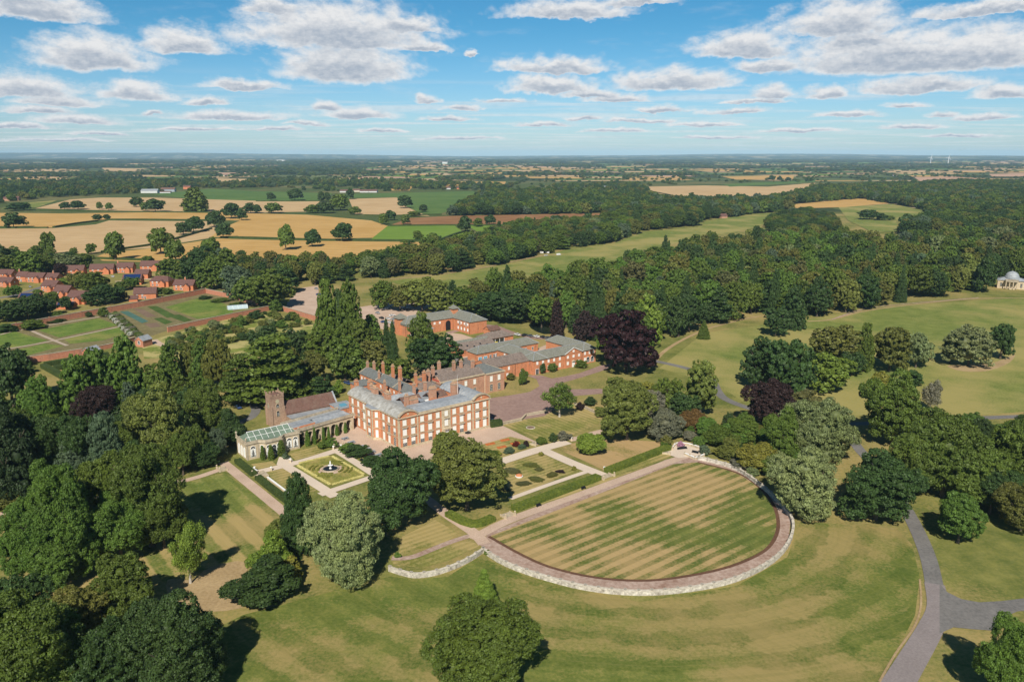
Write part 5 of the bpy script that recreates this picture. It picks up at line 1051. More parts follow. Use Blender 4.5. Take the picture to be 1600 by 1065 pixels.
def leaf_mesh(name, lobes, n, size, seed, up=-.55, core=.80, droop=0., jit=.10, mat=None, nsub=0, flat=1.0):
    rs = np.random.RandomState(seed); Lb = np.array(lobes); C = Lb[:, :3]; Rr = Lb[:, 3:]
    wt = Rr[:, 0]*Rr[:, 1] + Rr[:, 0]*Rr[:, 2]*2; wt = wt/wt.sum()
    def shell(n, up):
        P = []; Nn = []; K = []; got = 0
        while got < n:
            k = rs.choice(len(Lb), n, p=wt); d = rs.randn(n, 3); d /= np.linalg.norm(d, axis=1)[:, None]
            q = C[k]+Rr[k]*d*(1+jit*rs.randn(n)[:, None]); ok = d[:, 2] > up
            dd = (((q[:, None, :]-C[None])/Rr[None])**2).sum(2); dd[np.arange(n), k] = 9; ok &= dd.min(1) > .74; ok &= q[:, 2] > .0
            P.append(q[ok]); Nn.append((d/Rr[k]*Rr[k].mean(1)[:, None])[ok]); K.append(k[ok]); got += ok.sum()
            if ok.sum() < n*.02: break
        return np.concatenate(P)[:n], np.concatenate(Nn)[:n], np.concatenate(K)[:n]
    def unit(a): return a/np.linalg.norm(a, axis=1)[:, None]
    if nsub:                                  # boughs carry sprays of leaves
        SP, SN, SK = shell(nsub, up); SN = unit(SN); ns = len(SP); sr = (.020+.034*rs.rand(ns)**1.5)*(1150/max(1150, nsub))**.4; tone = rs.rand(ns)
        k = rs.choice(ns, n, p=sr**1.7/(sr**1.7).sum()); d = unit(rs.randn(n, 3)+SN[k]*.75)
        P = SP[k]+d*sr[k][:, None]*np.array([1.15, 1.15, .8*flat])*(1+.16*rs.randn(n)[:, None])
        Nn = d; lv = .45*rs.rand(n)+.55*tone[k]; ok = P[:, 2] > 0; P = P[ok]; Nn = Nn[ok]; lv = lv[ok]
    else:
        P, Nn, SK = shell(n, up); lob = rs.rand(len(Lb)); lv = .55*rs.rand(len(P))+.45*lob[SK]
    n = len(P)
    Nn = unit(unit(Nn)*.75+rs.randn(n, 3)*.45+np.array([0, 0, .15]))
    T = unit(np.cross(Nn, rs.randn(n, 3))); B = np.cross(Nn, T); s = size*(.5+1.0*rs.rand(n))[:, None]
    if droop: T = T*(1-droop)+np.array([0, 0, -1.])*droop*1.6
    w = s*(.55+.4*rs.rand(n))[:, None]
    V = np.stack([P-T*s-B*w*.3, P+B*w-T*s*.2, P+T*s+B*w*.2, P-B*w+T*s*.1], 1).reshape(-1, 3); F = np.arange(4*n).reshape(-1, 4)
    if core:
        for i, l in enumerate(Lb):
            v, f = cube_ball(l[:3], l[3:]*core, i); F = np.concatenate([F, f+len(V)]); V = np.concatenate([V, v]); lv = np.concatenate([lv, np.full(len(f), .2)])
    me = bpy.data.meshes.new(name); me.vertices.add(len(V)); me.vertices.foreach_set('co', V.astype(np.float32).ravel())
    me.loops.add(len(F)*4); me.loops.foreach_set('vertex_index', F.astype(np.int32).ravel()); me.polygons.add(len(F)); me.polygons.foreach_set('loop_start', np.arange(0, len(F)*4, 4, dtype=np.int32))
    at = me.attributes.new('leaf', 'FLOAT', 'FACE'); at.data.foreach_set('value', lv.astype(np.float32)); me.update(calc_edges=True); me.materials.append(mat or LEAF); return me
def lobes_for(kind, seed):
    r = random.Random(seed); L_ = []
    def add(x, y, z, a, b_=None, c_=None): L_.append((x, y, z, a, b_ or a, c_ or a))
    if kind in ('round', 'oak', 'shrub', 'weepy', 'open'):
        zc, rz, rxy = {'round': (.50, .50, .5), 'oak': (.52, .48, .5), 'shrub': (.38, .60, .5), 'weepy': (.47, .50, .5), 'open': (.58, .42, .48)}[kind]
        n = {'round': 30+seed % 3*5, 'oak': 26, 'shrub': 18, 'weepy': 34, 'open': 22}[kind]; sk = (r.uniform(-.05, .05), r.uniform(-.05, .05)); ph = r.uniform(0, 6)
        for i in range(n):
            z = 1-2*(i+.5)/n*(.86 if kind != 'shrub' else .7); a = i*2.399963+ph; q = math.sqrt(max(0, 1-z*z)); k = r.uniform(.50, .95)
            q *= 1+.16*math.sin(2*a+ph)+.11*math.sin(3*a+2*ph)
            s = (.085+.16*r.random()**1.3)*(1.0 if kind != 'open' else .78)
            add(q*rxy*k*math.cos(a)+sk[0]*(1+z), q*rxy*k*math.sin(a)+sk[1]*(1+z), max(.07, zc+z*rz*k*(1.06 if z > 0 else 1.0)), s, s, s*r.uniform(.62, .9))
        for i in range(5 if kind != 'open' else 2): add(r.uniform(-.12, .12), r.uniform(-.12, .12), zc+r.uniform(-.15, .08), .27, .27, .22)
    elif kind == 'cone':
        lv = 11
        for j in range(lv):
            z = .06+.88*j/(lv-1); rad = .46*(1-z)**.75*(1+.06*r.uniform(-1, 1)); m_ = max(3, int(8*(1-z)+2))
            for i in range(m_): a = 2*math.pi*i/m_+j*.9+r.uniform(-.2, .2); s = .05+.13*(1-z)*r.uniform(.8, 1.15); add(rad*.72*math.cos(a), rad*.72*math.sin(a), z+r.uniform(-.02, .02), s*1.25, s*1.25, .05+.02*(1-z))
            add(0, 0, z, rad*.7+.02, None, .06)
        add(0, 0, .97, .035, None, .05)
    elif kind == 'column':
        n = 44; ph = r.uniform(0, 6)
        for i in range(n):
            z = .06+.9*i/(n-1); rad = .46*min(1, (z+.08)*3)**.5*(1-max(0, z-.25)/.78)**.62; a = i*2.4+ph; s = .08+.12*(1-z*.7)*r.uniform(.8, 1.2)
            add(rad*.62*math.cos(a), rad*.62*math.sin(a), z, s, s, s*.42)
        for j in range(6): z = .1+.15*j; add(0, 0, z, .3*(1-z)+.06, None, .12)
    elif kind == 'cedar':
        for j in range(13):
            z = .16+.8*j/12; R_ = .46*(1-.62*(z-.16)/.84)**.9*(1 if j % 2 else .8)
            for i in range(max(2, int(6*(1-z)+3))): a = r.uniform(0, 6.28); k = r.uniform(.3, .85); s = r.uniform(.12, .2)*(1.15-z*.5); add(R_*k*math.cos(a), R_*k*math.sin(a), z+r.uniform(-.025, .025), s, s*r.uniform(.7, 1), .024)
    elif kind == 'willow':
        for i in range(30):
            z = 1-2*(i+.5)/30*.8; a = i*2.4; q = math.sqrt(1-z*z); s = r.uniform(.1, .17); add(q*.36*math.cos(a), q*.36*math.sin(a), .5+z*.38, s, s, s*1.6)
    m_ = max(math.hypot(l[0], l[1])+l[3]*.92 for l in L_); zt = max(l[2]+l[5]*.95 for l in L_); e = sorted(math.hypot(l[0], l[1])+l[3]*.92 for l in L_)[int(len(L_)*.9)]; q = .5/(.5*m_+.5*e)
    return [(l[0]*q, l[1]*q, l[2]/zt, l[3]*q, l[4]*q, l[5]/zt) for l in L_]
SPEC = {'round': (-.62, .52, 0., .05), 'oak': (-.6, .52, 0., .06), 'shrub': (-.5, .85, 0., .08), 'weepy': (-.62, .60, .3, .06), 'open': (-.8, .0, 0., .22), 'cone': (-.7, .7, .15, .12), 'column': (-.6, .62, .1, .08), 'cedar': (-.35, .5, 0., .14), 'willow': (-.9, .6, .6, .1)}
LODS = {'hero': (95000, .0075, 2, 2300), 'near': (42000, .0115, 3, 950), 'mid': (8500, .023, 5, 360), 'far': (1300, .056, 3, 0)}
CC = {}
def crown(kind, lod, var, inst=False):
    k = (kind, lod, var, inst)
    if k not in CC:
        n, sz, nv, nsub = LODS[lod]; up, core, droop, jit = SPEC[kind]
        if kind == 'open': n = int(n*.55)
        if kind == 'cone': sz *= .8
        if kind == 'shrub': n = int(n*.5); sz *= 1.4
        CC[k] = leaf_mesh('crown', lobes_for(kind, 11*var+len(kind)), n, sz, 5+var, up, core, droop, jit, LEAFI if inst else LEAF, 0 if kind in ('open', 'cone', 'cedar') else nsub)
    return CC[k]
TC = {}
def trunk_mesh(kind, var):
    if (kind, var) in TC: return TC[(kind, var)]
    r = random.Random(var+77); m = MB()
    def tube(a, b_, ra, rb, n=6):
        a, b_ = Vector(a), Vector(b_); d = (b_-a).normalized(); u = d.orthogonal().normalized(); w = d.cross(u)
        m.add([tuple(a+(u*math.cos(2*math.pi*i/n)+w*math.sin(2*math.pi*i/n))*ra) for i in range(n)]+[tuple(b_+(u*math.cos(2*math.pi*i/n)+w*math.sin(2*math.pi*i/n))*rb) for i in range(n)], [(i, (i+1) % n, n+(i+1) % n, n+i) for i in range(n)]+[tuple(range(n, 2*n))])
    if kind in ('cone', 'column', 'cedar'):
        tube((0, 0, 0), (0, 0, .5), .035, .02, 8); tube((0, 0, .5), (0, 0, .97), .02, .004)
        if kind == 'cedar':
            for j in range(14): z = .2+.05*j; a = j*2.4; tube((0, 0, z), (.34*(1-z*.6)*math.cos(a), .34*(1-z*.6)*math.sin(a), z+.03), .012, .004, 4)
    else:
        tube((0, 0, 0), (.01, .0, .12), .042, .030, 8); tube((.01, 0, .12), (0, .01, .34), .030, .022, 8)
        for i in range(9):
            a = i*2.4+r.uniform(-.3, .3); z0 = .2+.035*i; q = r.uniform(.16, .30); z1 = z0+r.uniform(.16, .3); e = (q*math.cos(a), q*math.sin(a), min(.84, z1)); tube((0, 0, z0), e, .016, .009, 5)
            for s_ in (-.5, .5): tube(e, (e[0]*1.35+.05*math.cos(a+s_*3), e[1]*1.35+.05*math.sin(a+s_*3), min(.93, e[2]+.12)), .009, .003, 4)
        tube((0, .01, .34), (.02, 0, .86), .022, .005, 6)
    me = m.mesh('trunk', [BARKP if kind == 'open' else BARK]); TC[(kind, var)] = me; return me
COLS = {'mid': (0.090, 0.134, 0.022), 'dark': (0.0439, 0.0805, 0.0220), 'ddark': (0.0244, 0.0464, 0.0171), 'lime': (0.1403, 0.1647, 0.0366), 'bright': (0.1525, 0.2257, 0.0342), 'fresh': (0.0915, 0.1586, 0.0268), 'olive': (0.122, 0.130, 0.030), 'brownish': (0.1000, 0.1074, 0.0366),
        'pale': (.205, .25, .105), 'palegreen': (0.1525, 0.1891, 0.0793), 'copper': (.030, .011, .013), 'copper2': (.034, .019, .018), 'blue': (0.0854, 0.1281, 0.0732), 'gold': (.20, .195, .035), 'orange': (.14, .085, .028), 'pink': (.50, .27, .38), 'grey': (0.1586, 0.1586, 0.1098), 'red': (.14, .02, .015), 'redorange': (.50, .12, .05), 'white': (.5, .5, .46)}
NAMES = {'round': 'broadleaf_tree', 'oak': 'oak_tree', 'shrub': 'shrub', 'weepy': 'broadleaf_tree', 'open': 'birch_tree', 'cone': 'conifer_tree', 'column': 'redwood_tree', 'cedar': 'cedar_tree', 'willow': 'willow_tree'}
TR = random.Random(99); TREE_POS = []
def depth_of(P): return P.y*math.cos(PITCH)+(CAM_H-P.z)*math.sin(PITCH)
def plant(kind, P, w, h, col, label, group=None, name=None, cat=None, lod=None):
    d = depth_of(P); lod = lod or ('hero' if d < 235 and w > 15 and kind in ('round', 'weepy') else 'near' if d < 330 else 'mid' if d < 820 else 'far')
    if lod == 'near' and w < 7: lod = 'mid'
    if lod == 'mid' and w < 3: lod = 'far'
    v = TR.randrange(LODS[lod][2]); nm = name or NAMES[kind]
    base = COLS[col] if isinstance(col, str) else col; jc = TR.uniform(.90, 1.12); j = [jc*(1+TR.uniform(-.04, .04)) for _ in range(3)]; colr = tuple(x*y for x, y in zip(base, j))
    sh = kind == 'shrub'
    rz = TR.uniform(0, 6.28)
    if sh:
        o = link(nm, crown(kind, lod, v), None, P, rz, (w, w, h)); o['label'] = label; o['category'] = cat or 'shrub'; setp(o, group=group); o.color = (*colr, 1); return o
    o = thing(nm, label, cat or 'tree', P, rz, group)
    cr_ = link('crown', crown(kind, lod, v), o, (0, 0, 0), 0, (w, w*TR.uniform(.92, 1.05), h)); cr_.color = (*colr, 1)
    link('trunk', trunk_mesh(kind, v), o, (0, 0, 0), 0, (min(w, h*.8),)*2+(h,))
    TREE_POS.append((P.x, P.y, w))
    return o
def tree_px(kind, x, yt, yb, wpx, col, label, group=None, name=None, cat=None):
    P = G(x, yb); w = wpx/F_PX*depth_of(P); k = {'cone': .25, 'column': .3, 'cedar': .3, 'open': .05, 'oak': .12}.get(kind, .34)
    if kind != 'shrub' and P.y < 900: P = P+Vector((P.x, P.y, 0)).normalized()*w*k
    else: P = P+Vector((P.x, P.y, 0)).normalized()*w*.3
    w = wpx/F_PX*(depth_of(P)-4)*1.03; Q = P+Vector((P.x, P.y, 0)).normalized()*w*.08
    return plant(kind, P, w, max(.6, height_at(Q, yt)*1.03), col, label, group, name, cat)
HAND = """
round|762|938|1112|170|mid|big dark green tree low in the foreground before the curved wall
cone|757|888|962|50|bright|pointed bright conifer rising behind the big foreground tree
weepy|546|772|926|136|pale|large silvery whitebeam beside the small grass strip
round|622|703|838|118|dark|large dark round tree hiding the corner of the house terrace
round|730|690|815|128|lime|big olive lime tree in front of the house beside the hedge corner
round|697|676|745|44|lime|spiky lime crown rising in front of the house facade
column|471|744|872|56|dark|dark green yew cone beside the silvery whitebeam
shrub|428|832|908|66|bright|yellow green shrub beside the dry grass bank
shrub|420|872|950|112|dark|low dark laurel mass at the bottom of the west shrubbery
shrub|457|868|912|40|gold|golden leaved shrub beside the dark laurel mass
shrub|443|812|862|44|lime|pale yellow shrub behind the yew cone
open|298|815|912|56|bright|slim yellow green tree alone on the dry bank
round|288|930|1120|168|dark|large dark green tree at the bottom left beside the dry bank
round|55|938|1160|200|mid|large dull green tree in the bottom left corner
round|195|870|985|92|mid|medium tree below the west lawn with pale upper twigs
oak|128|915|1005|100|olive|olive tree between the bottom left trees
oak|30|905|1010|110|dark|dark tree at the left edge below the west lawn
round|180|985|1130|110|dark|dark tree between the two large bottom left trees
round|100|730|915|112|fresh|tall green chestnut in the lower left clump
round|62|785|925|90|fresh|green chestnut at the left end of the lower clump
round|172|718|850|92|mid|green tree at the top of the lower left clump
round|240|702|870|118|mid|big olive topped tree at the right of the lower left clump
round|192|775|890|100|fresh|green chestnut low in the middle of the lower clump
round|258|775|868|82|mid|green tree at the right foot of the lower clump
round|140|800|905|84|fresh|green chestnut in the front of the lower clump
round|92|850|930|76|fresh|low green crown at the foot of the lower clump
round|22|640|800|100|ddark|large very dark tree above the garden walk at left
round|75|655|770|84|dark|dark tree right of the very dark one at left
shrub|15|765|800|60|olive|rounded olive bush by the garden walk at the left edge
shrub|55|770|798|44|fresh|green bush beside the garden walk
column|92|650|745|62|mid|green conical tree in the second row at left
round|130|655|770|70|dark|dark tree in the middle of the left grove
column|172|648|768|62|blue|blue green conifer right of the middle of the left grove
column|120|690|775|56|blue|blue green conifer with pale foot in the left grove
round|258|603|738|92|lime|tall pale olive lime tree left of the pond
round|215|690|765|60|dark|dark tree under the pale olive lime
shrub|205|675|715|44|dark|dark bush in the shade of the copper beech
round|156|605|688|76|copper2|dark copper beech in the left grove
column|68|590|680|54|fresh|bright green redwood at the left end of its row
column|128|560|668|60|fresh|tall bright redwood second in the row
column|158|548|655|52|fresh|tall bright redwood third in the row
column|206|528|645|54|fresh|tallest bright redwood beside the garden lodge
column|186|560|650|46|fresh|bright redwood just before the tallest one
column|268|537|610|38|fresh|narrow bright redwood by the orchard path
column|318|530|606|36|fresh|narrow bright redwood beside the weeping willow
willow|344|534|608|52|olive|weeping willow beside the pond path
willow|300|540|600|36|olive|small weeping willow left of the larger one
round|330|597|690|62|mid|dense green tree between pond and church lane
round|285|585|640|44|mid|green tree at the head of the pond
round|200|595|650|46|fresh|green tree between copper beech and lodge
round|245|570|640|56|mid|green tree in shade beside the left pond
shrub|362|640|700|44|dark|dark bush beside the church lane
weepy|340|672|722|40|blue|grey blue shrub tree left of the orangery
weepy|322|690|735|50|dark|dark tree low left of the orangery
shrub|306|668|735|40|mid|green bush between lime tree and orangery
shrub|345|655|668|15|pink|pink rhododendron beside the church lane
round|22|540|640|70|dark|dark tree at the left edge below the garden wall
round|28|548|576|36|dark|small dark tree at the end of the garden wall
shrub|40|570|585|24|mid|green bush below the garden wall end
cedar|432|528|640|132|mid|huge spreading cedar behind the church tower
cedar|374|556|638|78|mid|spreading cedar left of the church tower
cedar|500|590|628|50|dark|dark spreading cedar right of the church tower
cone|513|585|618|16|dark|small dark conifer behind the church nave
shrub|529|594|616|20|bright|yellow green bush behind the church nave
round|490|548|605|46|olive|olive tree above the cedar
round|540|527|600|62|mid|dense tree behind the linking wing
round|462|514|566|50|dark|dark tree below the orchard
round|418|510|565|50|dark|dark rounded tree at the lower orchard edge
round|590|535|592|56|olive|olive tree behind the service range chimneys
round|510|512|575|60|mid|green tree below the tall redwoods
round|565|500|560|40|mid|green tree under the right tall redwood
column|514|440|548|38|mid|tall dark redwood nearest the gravel yard
column|549|441|556|42|mid|tall dark redwood second from the gravel yard
column|533|455|545|30|dark|slender redwood squeezed between the two tall ones
column|581|493|540|34|fresh|bright green small redwood beside the car park
cone|606|499|588|26|dark|dark pointed conifer left of the stable wall
cone|616|503|595|26|dark|dark pointed conifer nearest the stable wall
weepy|658|490|560|48|mid|green weeping tree in front of the stable block
round|678|524|596|86|dark|broad dark green tree between stables and house
round|620|560|600|50|mid|green tree behind the service range end
round|425|422|486|70|mid|big green tree above the orchard corner
round|375|418|470|52|blue|blue grey cedar like tree beside the village
round|440|418|462|60|dark|dark tree on the edge of the wheat field
round|395|432|482|56|mid|green tree over the kitchen garden corner
shrub|432|468|488|24|fresh|bright bush at the orchard corner
round|660|437|490|64|lime|olive green tree behind the car park
round|688|442|495|54|lime|olive green tree behind the stable roof
round|600|440|486|46|mid|green tree left of the car park
round|625|445|488|44|olive|olive tree above the car park
round|725|448|494|56|mid|green tree right of the stable cupola
round|765|458|506|66|dark|big dark tree behind the stable end
round|803|452|509|70|dark|big dark tree above the service road
round|846|462|515|50|mid|green tree left of the pond
round|978|486|590|102|copper|huge dark purple copper beech beside the quadrangle
round|1010|462|545|50|bright|pale yellow green lime behind the copper beech
round|914|486|536|36|copper2|copper beech behind the quadrangle roof
column|870|470|530|22|copper2|slim copper beech beside the pond
shrub|940|510|548|22|bright|yellow green bush between the copper beeches
cone|1099|500|530|20|mid|small lone conifer on the edge of the park meadow
column|1238|449|516|42|dark|tall rounded redwood standing forward of the wood
round|1212|482|528|44|dark|dark round tree beside the forward redwood
open|874|598|652|50|mid|birch with white trunk on the striped garden lawn
shrub|921|679|713|46|bright|bright green round bush on the dry garden lawn
round|817|576|603|17|mid|small tree on the forecourt island before the link building
shrub|846|566|584|17|dark|dark clipped bush in front of the quadrangle
shrub|862|568|582|16|mid|climbing shrub left of the pediment
shrub|908|562|576|20|mid|green shrub right of the white door
shrub|798|583|594|18|olive|low shrubs at the foot of the link building
round|979|598|698|96|lime|large golden green lime in the east garden
round|1093|566|656|56|lime|tall olive lime beside the park road
round|1042|592|655|52|mid|green tree behind the rockery
weepy|1040|642|692|60|grey|grey olive tree beside the large lime
shrub|1080|642|674|40|orange|russet orange bush in the rockery
shrub|1012|596|622|24|gold|golden bush above the large lime
round|1070|615|665|50|dark|dark tree between rockery and road
weepy|1020|610|660|46|grey|grey green tree behind the large lime
round|1188|528|612|66|dark|large dark tree on the left of the park road clump
round|1228|533|632|72|dark|large dark tree right of its twin in the park road clump
round|1288|552|618|76|bright|bright yellow green maple in the park clump
round|1300|512|580|74|olive|olive tree behind the bright maple
column|1348|507|582|28|mid|narrow upright hornbeam in the park clump
round|1388|513|585|62|olive|olive tree right of the hornbeam
weepy|1430|522|578|48|palegreen|pale loose tree at the right of the park clump
round|1330|550|590|40|dark|dark tree below the hornbeam
shrub|1425|578|606|36|dark|dark bush under the pale loose tree
weepy|1512|514|578|80|palegreen|pale silvery round tree on the island bed
round|1484|524|570|24|dark|dark tree behind the silvery island tree
round|1562|508|564|44|dark|dark round tree right of the silvery island tree
round|1392|583|705|94|mid|large full green tree beside the park road
open|1452|595|645|34|grey|sparse half bare tree beside the large full tree
shrub|1372|582|630|40|gold|golden topped bush by the large full tree
round|1470|652|792|130|mid|very large green tree below the park road
round|1418|680|790|80|mid|green tree left of the very large one
round|1366|706|828|122|dark|large dark tree beside the curved drive
round|1495|775|858|74|fresh|green tree right of the curved drive
round|1520|700|800|90|mid|green tree right of the very large one
round|1545|735|810|60|dark|dark tree between the right edge trees
round|1588|655|778|96|mid|large green tree cut by the right edge
round|1592|756|838|76|olive|olive yellow tree at the right edge
round|1572|975|1135|116|fresh|dark green tree in the bottom right corner
weepy|1254|702|818|114|pale|large pale willow like tree at the end of the terrace wall
weepy|1272|628|738|104|palegreen|pale grey green tree behind the willow like one
round|1222|640|735|62|mid|green tree left of the pale grey green one
round|1200|598|680|78|copper2|copper tree beside the bend of the park road
shrub|1255|610|650|66|brownish|low brownish tree between copper tree and bright maple
shrub|1180|695|742|62|gold|golden green shrub above the terrace wall
shrub|1212|662|715|30|gold|golden tree before the copper tree
shrub|1205|712|748|46|mid|green shrub at the curve of the terrace wall
shrub|1140|685|722|44|olive|olive shrub behind the terrace wall start
shrub|1120|665|700|46|mid|green shrub above the alcove
shrub|1150|660|700|56|fresh|fresh green shrub mass behind the terrace wall
shrub|1105|655|690|40|fresh|light green shrub behind the russet bush
shrub|1100|695|712|20|blue|blue grey lavender by the alcove end
shrub|1078|675|690|26|grey|purplish grey heather mound in the rockery
shrub|1063|689|699|12|pink|pink flowering bush behind the alcove sofa
shrub|1042|680|700|18|olive|rounded olive bush at the hedge end
shrub|1092|682|700|22|fresh|light green bush right of the heather mound
shrub|1058|668|684|20|fresh|green bush below the grey olive tree
shrub|1126|700|716|26|gold|straw coloured grass clump behind the wall start
shrub|1175|728|746|26|palegreen|pale shrub against the terrace wall
shrub|1155|718|735|30|grey|grey lavender bank along the terrace wall
shrub|1232|690|735|40|fresh|green shrub between the pale trees
round|1165|650|700|50|mid|green small tree behind the terrace wall shrubs
shrub|906|628|642|16|copper2|small purple bush above the striped garden lawn
shrub|922|620|634|24|dark|dark low bush above the striped garden lawn
shrub|938|636|652|26|lime|pale green bush at the garden wall end
shrub|864|676|692|16|dark|round dark bush in the border by the rockery path
shrub|880|673|690|24|grey|grey leaved bush in the border by the rockery path
shrub|846|684|695|20|mid|low green planting left of the round dark bush
shrub|806|689|699|13|red|dark red bush in the flower border
shrub|822|688|699|12|copper2|small purple bush at the flower border end
shrub|815|694|702|16|blue|blue grey planting in the flower border
shrub|796|700|709|22|blue|silvery blue planting in the middle of the flower border
shrub|778|703|712|12|gold|bright yellow flowers in the flower border
shrub|764|704|720|30|mid|green planting at the left of the flower border
shrub|845|706|713|8|gold|small yellow flower clump at the upper rose garden corner
shrub|897|728|736|9|gold|small yellow flower clump at the lower rose garden corner
shrub|800|734.5|740|30|brownish|rose bed at the left of the rose garden
shrub|830|724.5|730|26|olive|rose bed at the top of the rose garden
shrub|862|739.5|745|22|olive|rose bed at the right of the rose garden
shrub|838|746.5|752|26|olive|rose bed in front of the white planter
shrub|818|754|759|24|brownish|rose bed nearest the narrow path
shrub|790|761.5|767|20|brownish|rose bed under the big lime
shrub|875|735|739|16|copper2|reddish rose bed at the far right of the rose garden
shrub|842|732|736|14|brownish|small rose bed in the middle of the rose garden
shrub|560|694|716|40|dark|dark green border shrub along the picnic terrace
shrub|543|693|711|26|fresh|bright green border shrub nearest the terrace steps
shrub|580|711|731|34|dark|dark border shrub at the lower end of the picnic terrace
shrub|518|684|700|22|fresh|shrub left of the picnic terrace steps
shrub|505|690|702|20|mid|green shrub at the loggia lawn corner
column|481|673|697|8.8|fresh|dark climber column against the first loggia arch pier
column|492|668|694|6.1|fresh|climber column against the second loggia arch pier
column|506|667|690|6.1|fresh|climber column against the third loggia arch pier
column|514|667|687|5.4|fresh|slim climber beside the fourth loggia arch
column|527|663|681|6.8|fresh|bushy climber against the fifth loggia arch pier
column|540|660|677|6.1|fresh|climber against the loggia pier nearest the house
column|411|696|719|8|mid|ivy column left of the orangery bow
column|424|695|719|10|mid|ivy column on the middle of the orangery bow
column|440|688|713|13|mid|thick ivy column at the right end of the orangery bow
shrub|447|706|718|12|blue|grey blue bush beside the orangery door
shrub|621|862|872|12|fresh|round clipped green bush beside the side walk
shrub|762|858|868|12|mid|small dark bush against the terrace wall corner
round|140|505|528|0|mid|x
"""
for ln in HAND.strip().split('\n'):
    k, x, yt, yb, w, c_, lb = ln.split('|')
    if float(w) > 0:
        nm = None; ct = None
        if 'copper' in c_ and k == 'round': nm = 'copper_beech_tree'
        if 'climber' in lb or 'ivy' in lb: nm = 'climber'; ct = 'climber'
        tree_px(k, float(x), float(yt), float(yb), float(w), c_, lb, None, nm, ct)
# red bedding on the flower lawn
BED = plain('red_bedding', (.50, .12, .04), .35, 4, .9, .1, col2=(.62, .24, .08))
for i, (x, y, lb) in enumerate(((744,701,'first orange red bedding at the left of the flower lawn'),(766,694,'orange red bedding in the upper row left of centre'),(789,688,'orange red bedding at the top corner'),(784,699,'orange red bedding in the lower row centre'),(761,706,'orange red bedding in the lower row left'),(805,693,'orange red bedding beside the dark red bush'),(668,729,'orange bedding just showing between the two big trees'))):
    P = G(x, y); m = MB(); m.box(-1.9, -.8, 0, 1.9, .8, .35); c0 = hedge_mesh('flower_bed', [Vector((-1.9, 0, 0)), Vector((1.9, 0, 0))], 1.6, .35, BED, 0, 60); o = link('flower_bed', c0, None, P, EA+R(-8), label=lb, category='flower bed', group='orange red bedding on the flower lawn')
